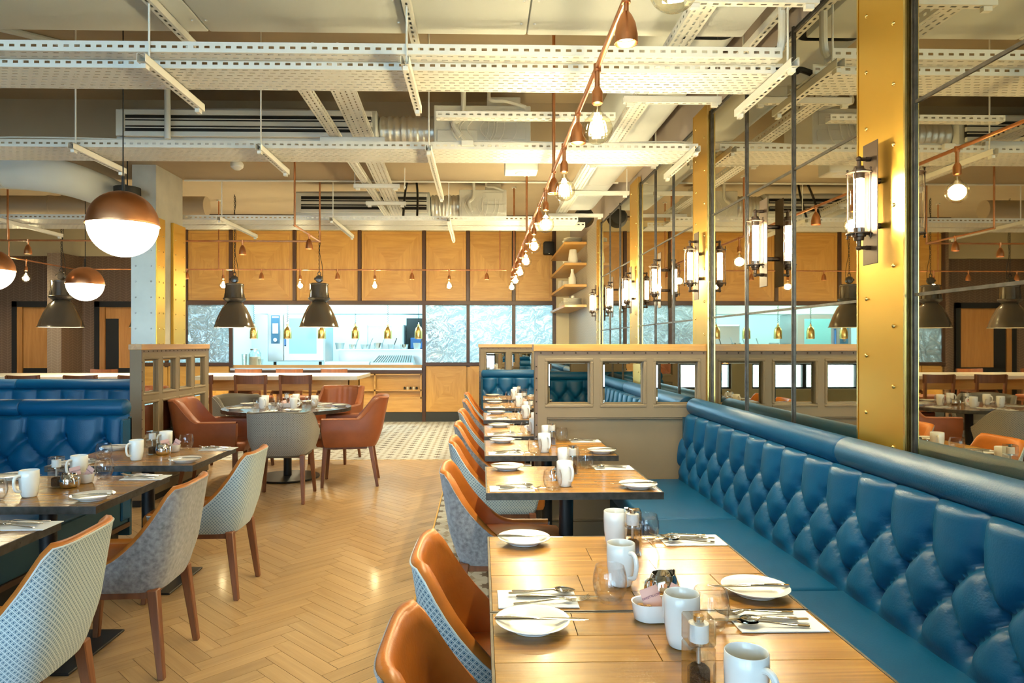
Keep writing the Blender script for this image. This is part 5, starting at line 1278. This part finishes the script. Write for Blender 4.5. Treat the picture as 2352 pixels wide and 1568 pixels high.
for k, (x, y, z0, z1, lab) in enumerate([(-1.615, 3.36, 2.76, 3.12, 'at the left of the first tray'), (-.365, 3.36, 2.76, 3.12, 'at the middle of the first tray'), (1.515, 3.34, 2.76, 3.14, 'at the mirror end of the first tray'), (-1.615, 3.80, 3.05, 3.70, 'behind the flat duct, left'), (-.365, 3.80, 3.05, 3.70, 'behind the flat duct, middle'),
        (-2.80, 4.78, 2.75, 3.70, 'at the far left of the second tray'), (-1.53, 4.78, 2.75, 3.70, 'in front of the long grille'), (-.365, 4.78, 2.75, 3.70, 'at the middle of the second tray'), (-2.86, 7.6, 2.77, 3.70, 'at the left of the kitchen trays'), (-1.64, 7.6, 2.77, 3.70, 'at the middle of the kitchen trays'), (-.36, 7.6, 2.77, 3.70, 'at the right of the kitchen trays'),
        (1.50, 4.30, 2.93, 3.70, 'beside the wall duct, second'), (1.48, 5.75, 2.93, 3.70, 'beside the wall duct, third'), (1.48, 6.9, 2.93, 3.70, 'beside the wall duct, fourth'), (-.77, 6.9, 2.98, 3.20, 'under the beam, right'), (-1.27, 6.9, 2.98, 3.20, 'under the beam, left'), (1.53, 3.95, 3.08, 3.70, 'at the wall above the mirrors')]):
    rod('thin white hanger rod ' + lab, x, y, z0, z1)
# fan coil runs: grille, flexible duct, unit
def ac(tagl, X0, X1, X2, X3, X4, Y, z0, z1):
    d = thing('slot_diffuser', 'long two-slot air grille wrapped in foil, ' + tagl, 'air grille', (X0, Y, z0), 0, 'ceiling air grilles'); L = X1-X0; h = z1-z0
    def rq(x, hw, hh, r): return [(x, q[0]+.30, q[2]-.03) for q in rr_ring(0, hw, hh, r)]
    MB().grid([rq(-.03, .22, h/2-.02, .05), rq(0, .26, h/2+.03, .08), rq(L*.5, .265, h/2+.035, .08), rq(L, .26, h/2+.03, .08), rq(L+.02, .2, h/2-.04, .05)], wrap=True).build('foil_wrap', 'foil_white' if 'foil_white' in MATS else 'duct', d, sharp=60)
    MB().box(.04, L-.02, -.03, .0, .02, .06).box(.04, L-.02, -.03, .0, h-.06, h-.02).box(.04, L-.02, -.028, .0, h/2-.018, h/2+.018).box(.02, .09, -.031, 0, .02, h-.02).build('frame', 'ac_white', d, bevel=.002)
    MB().box(.06, L-.03, -.012, .02, .05, h-.05).build('dark_throat', 'black', d)
    for zz in (h*.36, h*.64): MB().box(.08, L-.03, -.022, -.014, zz-.004, zz+.004).build('slat', 'ac_white', d)
    f = thing('flexible_duct', 'silvery flexible duct between grille and fan coil, ' + tagl, 'duct', (X1+.025, Y+.22, (z0+z1)/2), 0, 'flexible ducts'); X1 += .025; n_ = 26
    pr_ = [(h*.52+.007*math.sin(k*1.9)+.004*(k % 3), (X2-X1)*k/n_) for k in range(n_+1)]
    MB().lathe(pr_, (0,0,0), 28, 'X').build('sleeve', 'foil', f, sharp=80); MB().lathe([(h*.54,0),(h*.56,.005),(h*.56,.03),(h*.54,.035)], (X2-X1-.04, 0, 0), 28, 'X').build('clamp_band', 'steel', f)
    u = thing('fan_coil_unit', 'painted fan coil unit with pipes and cables, ' + tagl, 'air unit', (X2, Y-.02, z0-.03), 0, 'fan coil units'); W = X3-X2
    MB().box(0, W, 0, .55, 0, h+.07).build('casing', 'ac_white', u, bevel=.006)
    MB().box(.03, W*.45, -.012, .0, .02, h*.45).box(W*.52, W-.04, -.012, 0, .05, h*.55).box(W*.5, W-.05, -.012, 0, h*.7, h+.03).build('access_panel', 'ac_white', u, bevel=.003)
    MB().box(W*.55, W-.08, .1, .4, h+.07, h+.18).build('junction_box', 'ac_white', u, bevel=.006)
    MB().tube(bez([(W*.3, -.03, h+.30), (W*.3, -.03, h*.9), (W*.2, -.06, h*.6), (W*.28, -.06, h*.2)]), .022, 10).tube(bez([(W*.58, .05, h+.25), (W*.58, .0, h+.12), (W*.75, -.02, h+.10), (W*.95, -.02, h+.05)]), .016, 8).build('pipework', 'ac_white', u)
    m = MB()
    for k in range(5):
        a = random.uniform(.2, .7); m.tube(bez([(W*a, -.02, h*.9), (W*(a-.1), -.06, h*.4), (W*(a+.1), -.07, -.05-.05*(k % 2)), (W*(a+.25), -.05, h*.2), (W*(a+.28), -.02, h*.8)]), .005, 6)
    m.build('cables', 'white_metal', u)
    return d
ac('before the beam', -3.07, -.90, -.40, .42, .42, 5.80, 3.14, 3.40)
ac('beyond the beam', -2.55, -.72, -.30, .35, .35, 9.40, 3.20, 3.50)
# round ducts at the left
ld = thing('round_duct', 'fat tan round duct with an elbow at far left', 'duct', (-6.0, 6.12, 2.95))
el = [(-3.4, 0, 0), (1.3, 0, 0), (1.78, .02, 0), (2.08, .14, 0), (2.20, .42, 0), (2.22, .9, 0), (2.22, 1.45, 0)]
MB().tube(bez(el, 5), .155, 24).build('sleeve', 'duct', ld, sharp=60)
for x in (-.8, .9): MB().lathe([(.156,0),(.162,.004),(.162,.04),(.156,.044)], (x, 0, 0), 24, 'X').build('joint_band', 'duct', ld)
lb = thing('round_duct', 'brown round duct behind the globes at far left', 'duct', (-7.0, 9.3, 3.28)); MB().cyl((-2.5, 0, 0), (3.3, 0, 0), .13, n=24).build('sleeve', 'duct_brown', lb); MB().lathe([(.131,0),(.138,.004),(.138,.05),(.131,.054)], (1.2, 0, 0), 24, 'X').build('joint_band', 'duct_brown', lb)
# conduits
def conduit(label, pts, r, mat='white_metal', n=5):
    o = Vector(pts[0]); t = MB().tube(bez([tuple(Vector(q)-o) for q in pts], n), r, 10).build('conduit', mat, None, tuple(o)); return tag(t, label, 'pipe', 'conduits')
conduit('bent tan conduit dropping past the long grille', [(-3.9, 4.6, 3.675), (-3.2, 5.15, 3.675), (-2.72, 5.6, 3.66), (-2.61, 5.70, 3.60), (-2.60, 5.72, 3.45), (-2.60, 5.72, 3.12)], .024, 'duct')
conduit('thin white conduit along the back edge of the beam', [(-3.2, 7.44, 3.185), (-2, 7.44, 3.185), (0, 7.44, 3.185), (1.5, 7.44, 3.185)], .010)
conduit('tan conduit on the ceiling at far left', [(-4.4, 4.5, 3.68), (-4.0, 5.1, 3.68), (-3.75, 5.9, 3.68)], .018, 'duct')
conduit('white downpipe at the mirror wall above the first tray', [(1.52, 3.42, 3.70), (1.52, 3.42, 3.3), (1.52, 3.42, 2.95), (1.49, 3.44, 2.89)], .020)
conduit('black looped hose above the kitchen trays', [(-.95, 8.3, 2.85), (-.95, 8.6, 3.35), (-.88, 8.8, 3.69), (-.80, 8.6, 3.35), (-.78, 8.3, 2.85)], .014, 'black')
conduit('dark thin pipe below the kitchen ceiling', [(-5.2, 12.1, 3.686), (-3, 12.1, 3.686), (1.4, 12.1, 3.686)], .014, 'dark_wood')
for k, (a, b) in enumerate((((-5.0, 4.92, 2.858), (-2.2, 4.94, 2.875)), ((-2.0, 4.9, 2.858), (1.4, 4.95, 2.862)), ((.3, 5.0, 2.86), (1.55, 4.98, 2.90)))):
    m_ = tuple((p_+q_)/2 for p_, q_ in zip(a, b)); conduit('loose white cable lying on the second tray, %s' % ('left run', 'middle run', 'mirror end')[k], [a, (m_[0]-.5, m_[1]+.03, m_[2]-.004), (m_[0]+.3, m_[1]-.04, m_[2]+.012), b], .006)
conduit('dark cable bundle leaving the first tray at the mirror', [(1.30, 3.60, 2.835), (1.45, 3.58, 2.84), (1.57, 3.55, 2.86), (1.61, 3.52, 2.84)], .016, 'black')
# small ceiling fittings
eb = thing('emergency_light', 'white box emergency light below the second tray', 'light', (.19, 5.42, 2.80)); MB().box(0, .265, 0, .19, 0, .125).build('body', 'white_metal', eb, bevel=.006); MB().lathe([(0,-.008),(.05,-.008),(.055,0),(0,0)], (.14, .09, 0), 20).build('lens', 'salt', eb)
jb = thing('junction_box', 'tiny white junction box on the second tray', 'box', (-.14, 4.80, 2.815)); MB().box(0, .085, 0, .03, 0, .04).build('body', 'white_metal', jb, bevel=.004)
dm = thing('ceiling_sensor', 'white dome sensor under the beam', 'sensor', (-2.34, 6.60, 3.20)); MB().lathe([(0,-.012),(.045,-.012),(.05,0),(0,0)], n=20).build('base', 'white_metal', dm); MB().lathe([(0,-.115),(.03,-.110),(.058,-.085),(.062,-.06),(.055,-.04),(.035,-.03),(.035,-.012)], n=24).build('dome', 'white_metal', dm)
sp = thing('wall_speaker', 'small black speaker on the veneered panel by the shelves', 'speaker', (1.23, 12.38, 3.04)); MB().box(-.10, .10, -.07, .08, 0, .24).build('cabinet', 'black', sp, bevel=.03, seg=3); MB().box(-.02, .02, .08, .17, .10, .14).build('bracket', 'black', sp); MB().box(-.012, .012, -.0725, -.069, .015, .022).build('badge', 'white_metal', sp)
s2 = thing('hanging_speaker', 'round black speaker hanging before the mirrors far end', 'speaker', (1.40, 9.25, 3.14)); MB().lathe([(0,-.10),(.10,-.09),(.135,-.02),(.14,.02),(.10,.09),(0,.1)], (0,0,0), 28, 'Y').build('cabinet', 'black', s2); MB().cyl((0,0,.13), (0,0,.56), .006).build('hanger', 'black', s2)
s3 = thing('hanging_speaker', 'black speaker tucked behind the large globe by the pillar', 'speaker', (-3.44, 6.72, 2.86)); MB().lathe([(0,-.05),(.10,-.05),(.12,.0),(.12,.08),(0,.09)], (0,0,0), 24).build('cabinet', 'black', s3); MB().cyl((0,0,.08), (0,0,.34), .006).build('hanger', 'black', s3)

# ================================================================== CROCKERY SHELVES
SZ = [2.985, 2.665, 2.335, 2.025]
pm_ = MB().lathe([(0,0),(.06,0),(.142,.012),(.142,.017),(.06,.008),(0,.008)], n=24).mesh('plate_body')
bm_ = MB().lathe([(0,0),(.04,0),(.075,.05),(.071,.05),(.036,.008),(0,.008)], n=20).mesh('bowl_body')
for i, z in enumerate(SZ):
    s_ = thing('wall_shelf', 'oak crockery shelf on the tiled wall, %s from the top' % NUM[i], 'shelf', (1.445, 11.45, z), 0, 'crockery shelves')
    MB().box(-.172, .170, -1.05, 1.05, -.04, 0).build('board', 'wood_cap', s_, bevel=.002)
def stone(nm, lab, cat, loc, prof, grp='stoneware on the crockery shelves'):
    t = thing(nm, lab, cat, loc, 0, grp); MB().lathe(prof, n=24).build('body', 'stoneware', t, sharp=50)
for lev, n_ in ((0, 6), (3, 8)):
    for k in range(n_):
        o = mobj('dinner_plate', pm_, 'stoneware', None, (1.43, 10.62, SZ[lev]+.001+.0125*k)); tag(o, 'pale stoneware plate stacked on the %s shelf, %s from below' % (('top', '', '', 'lowest')[lev], NUM[k]), 'plate', 'stacked stoneware plates')
for lev, y, n_, x in ((2, 10.85, 5, 1.46), (2, 11.3, 4, 1.42), (1, 11.1, 3, 1.40), (3, 11.15, 5, 1.42), (1, 10.75, 2, 1.51)):
    for k in range(n_):
        o = mobj('stoneware_bowl', bm_, 'stoneware', None, (x, y, SZ[lev]+.001+.024*k)); tag(o, 'stoneware bowl, %s from below in the stack %s on the %s shelf' % (NUM[k], 'near the end' if y < 11 else 'toward the back', ('top', 'second', 'third', 'lowest')[lev]), 'bowl', 'stacked stoneware bowls')
stone('stoneware_vase', 'tall pale beaker on the second crockery shelf', 'vase', (1.42, 10.52, SZ[1]+.001), [(0,0),(.075,0),(.075,.06),(.055,.21),(.045,.215),(.045,.205),(0,.2)])
stone('stoneware_bottle', 'slim pale bottle vase on the third crockery shelf', 'vase', (1.41, 10.52, SZ[2]+.001), [(0,0),(.05,0),(.055,.05),(.045,.11),(.02,.20),(.024,.24),(.016,.24),(0,.22)])
stone('stoneware_jug', 'pale handled jug at the back of the third crockery shelf', 'jug', (1.40, 11.9, SZ[2]+.001), [(0,0),(.06,0),(.065,.08),(.05,.17),(.052,.19),(.045,.19),(0,.17)])
stone('stoneware_pot', 'small lidded pot on the lowest crockery shelf', 'pot', (1.40, 11.7, SZ[3]+.001), [(0,0),(.06,0),(.07,.06),(.05,.10),(.02,.11),(.02,.13),(0,.135)])
stone('stoneware_candle_cup', 'little cup on the plates of the lowest shelf', 'cup', (1.43, 10.62, SZ[3]+.103), [(0,0),(.025,0),(.025,.045),(0,.045)])
stone('stoneware_dish', 'speckled upright dish leaning on the top shelf', 'dish', (1.40, 11.0, SZ[0]+.001), [(0,0),(.05,0),(.09,.09),(.085,.1),(.04,.02),(0,.02)])
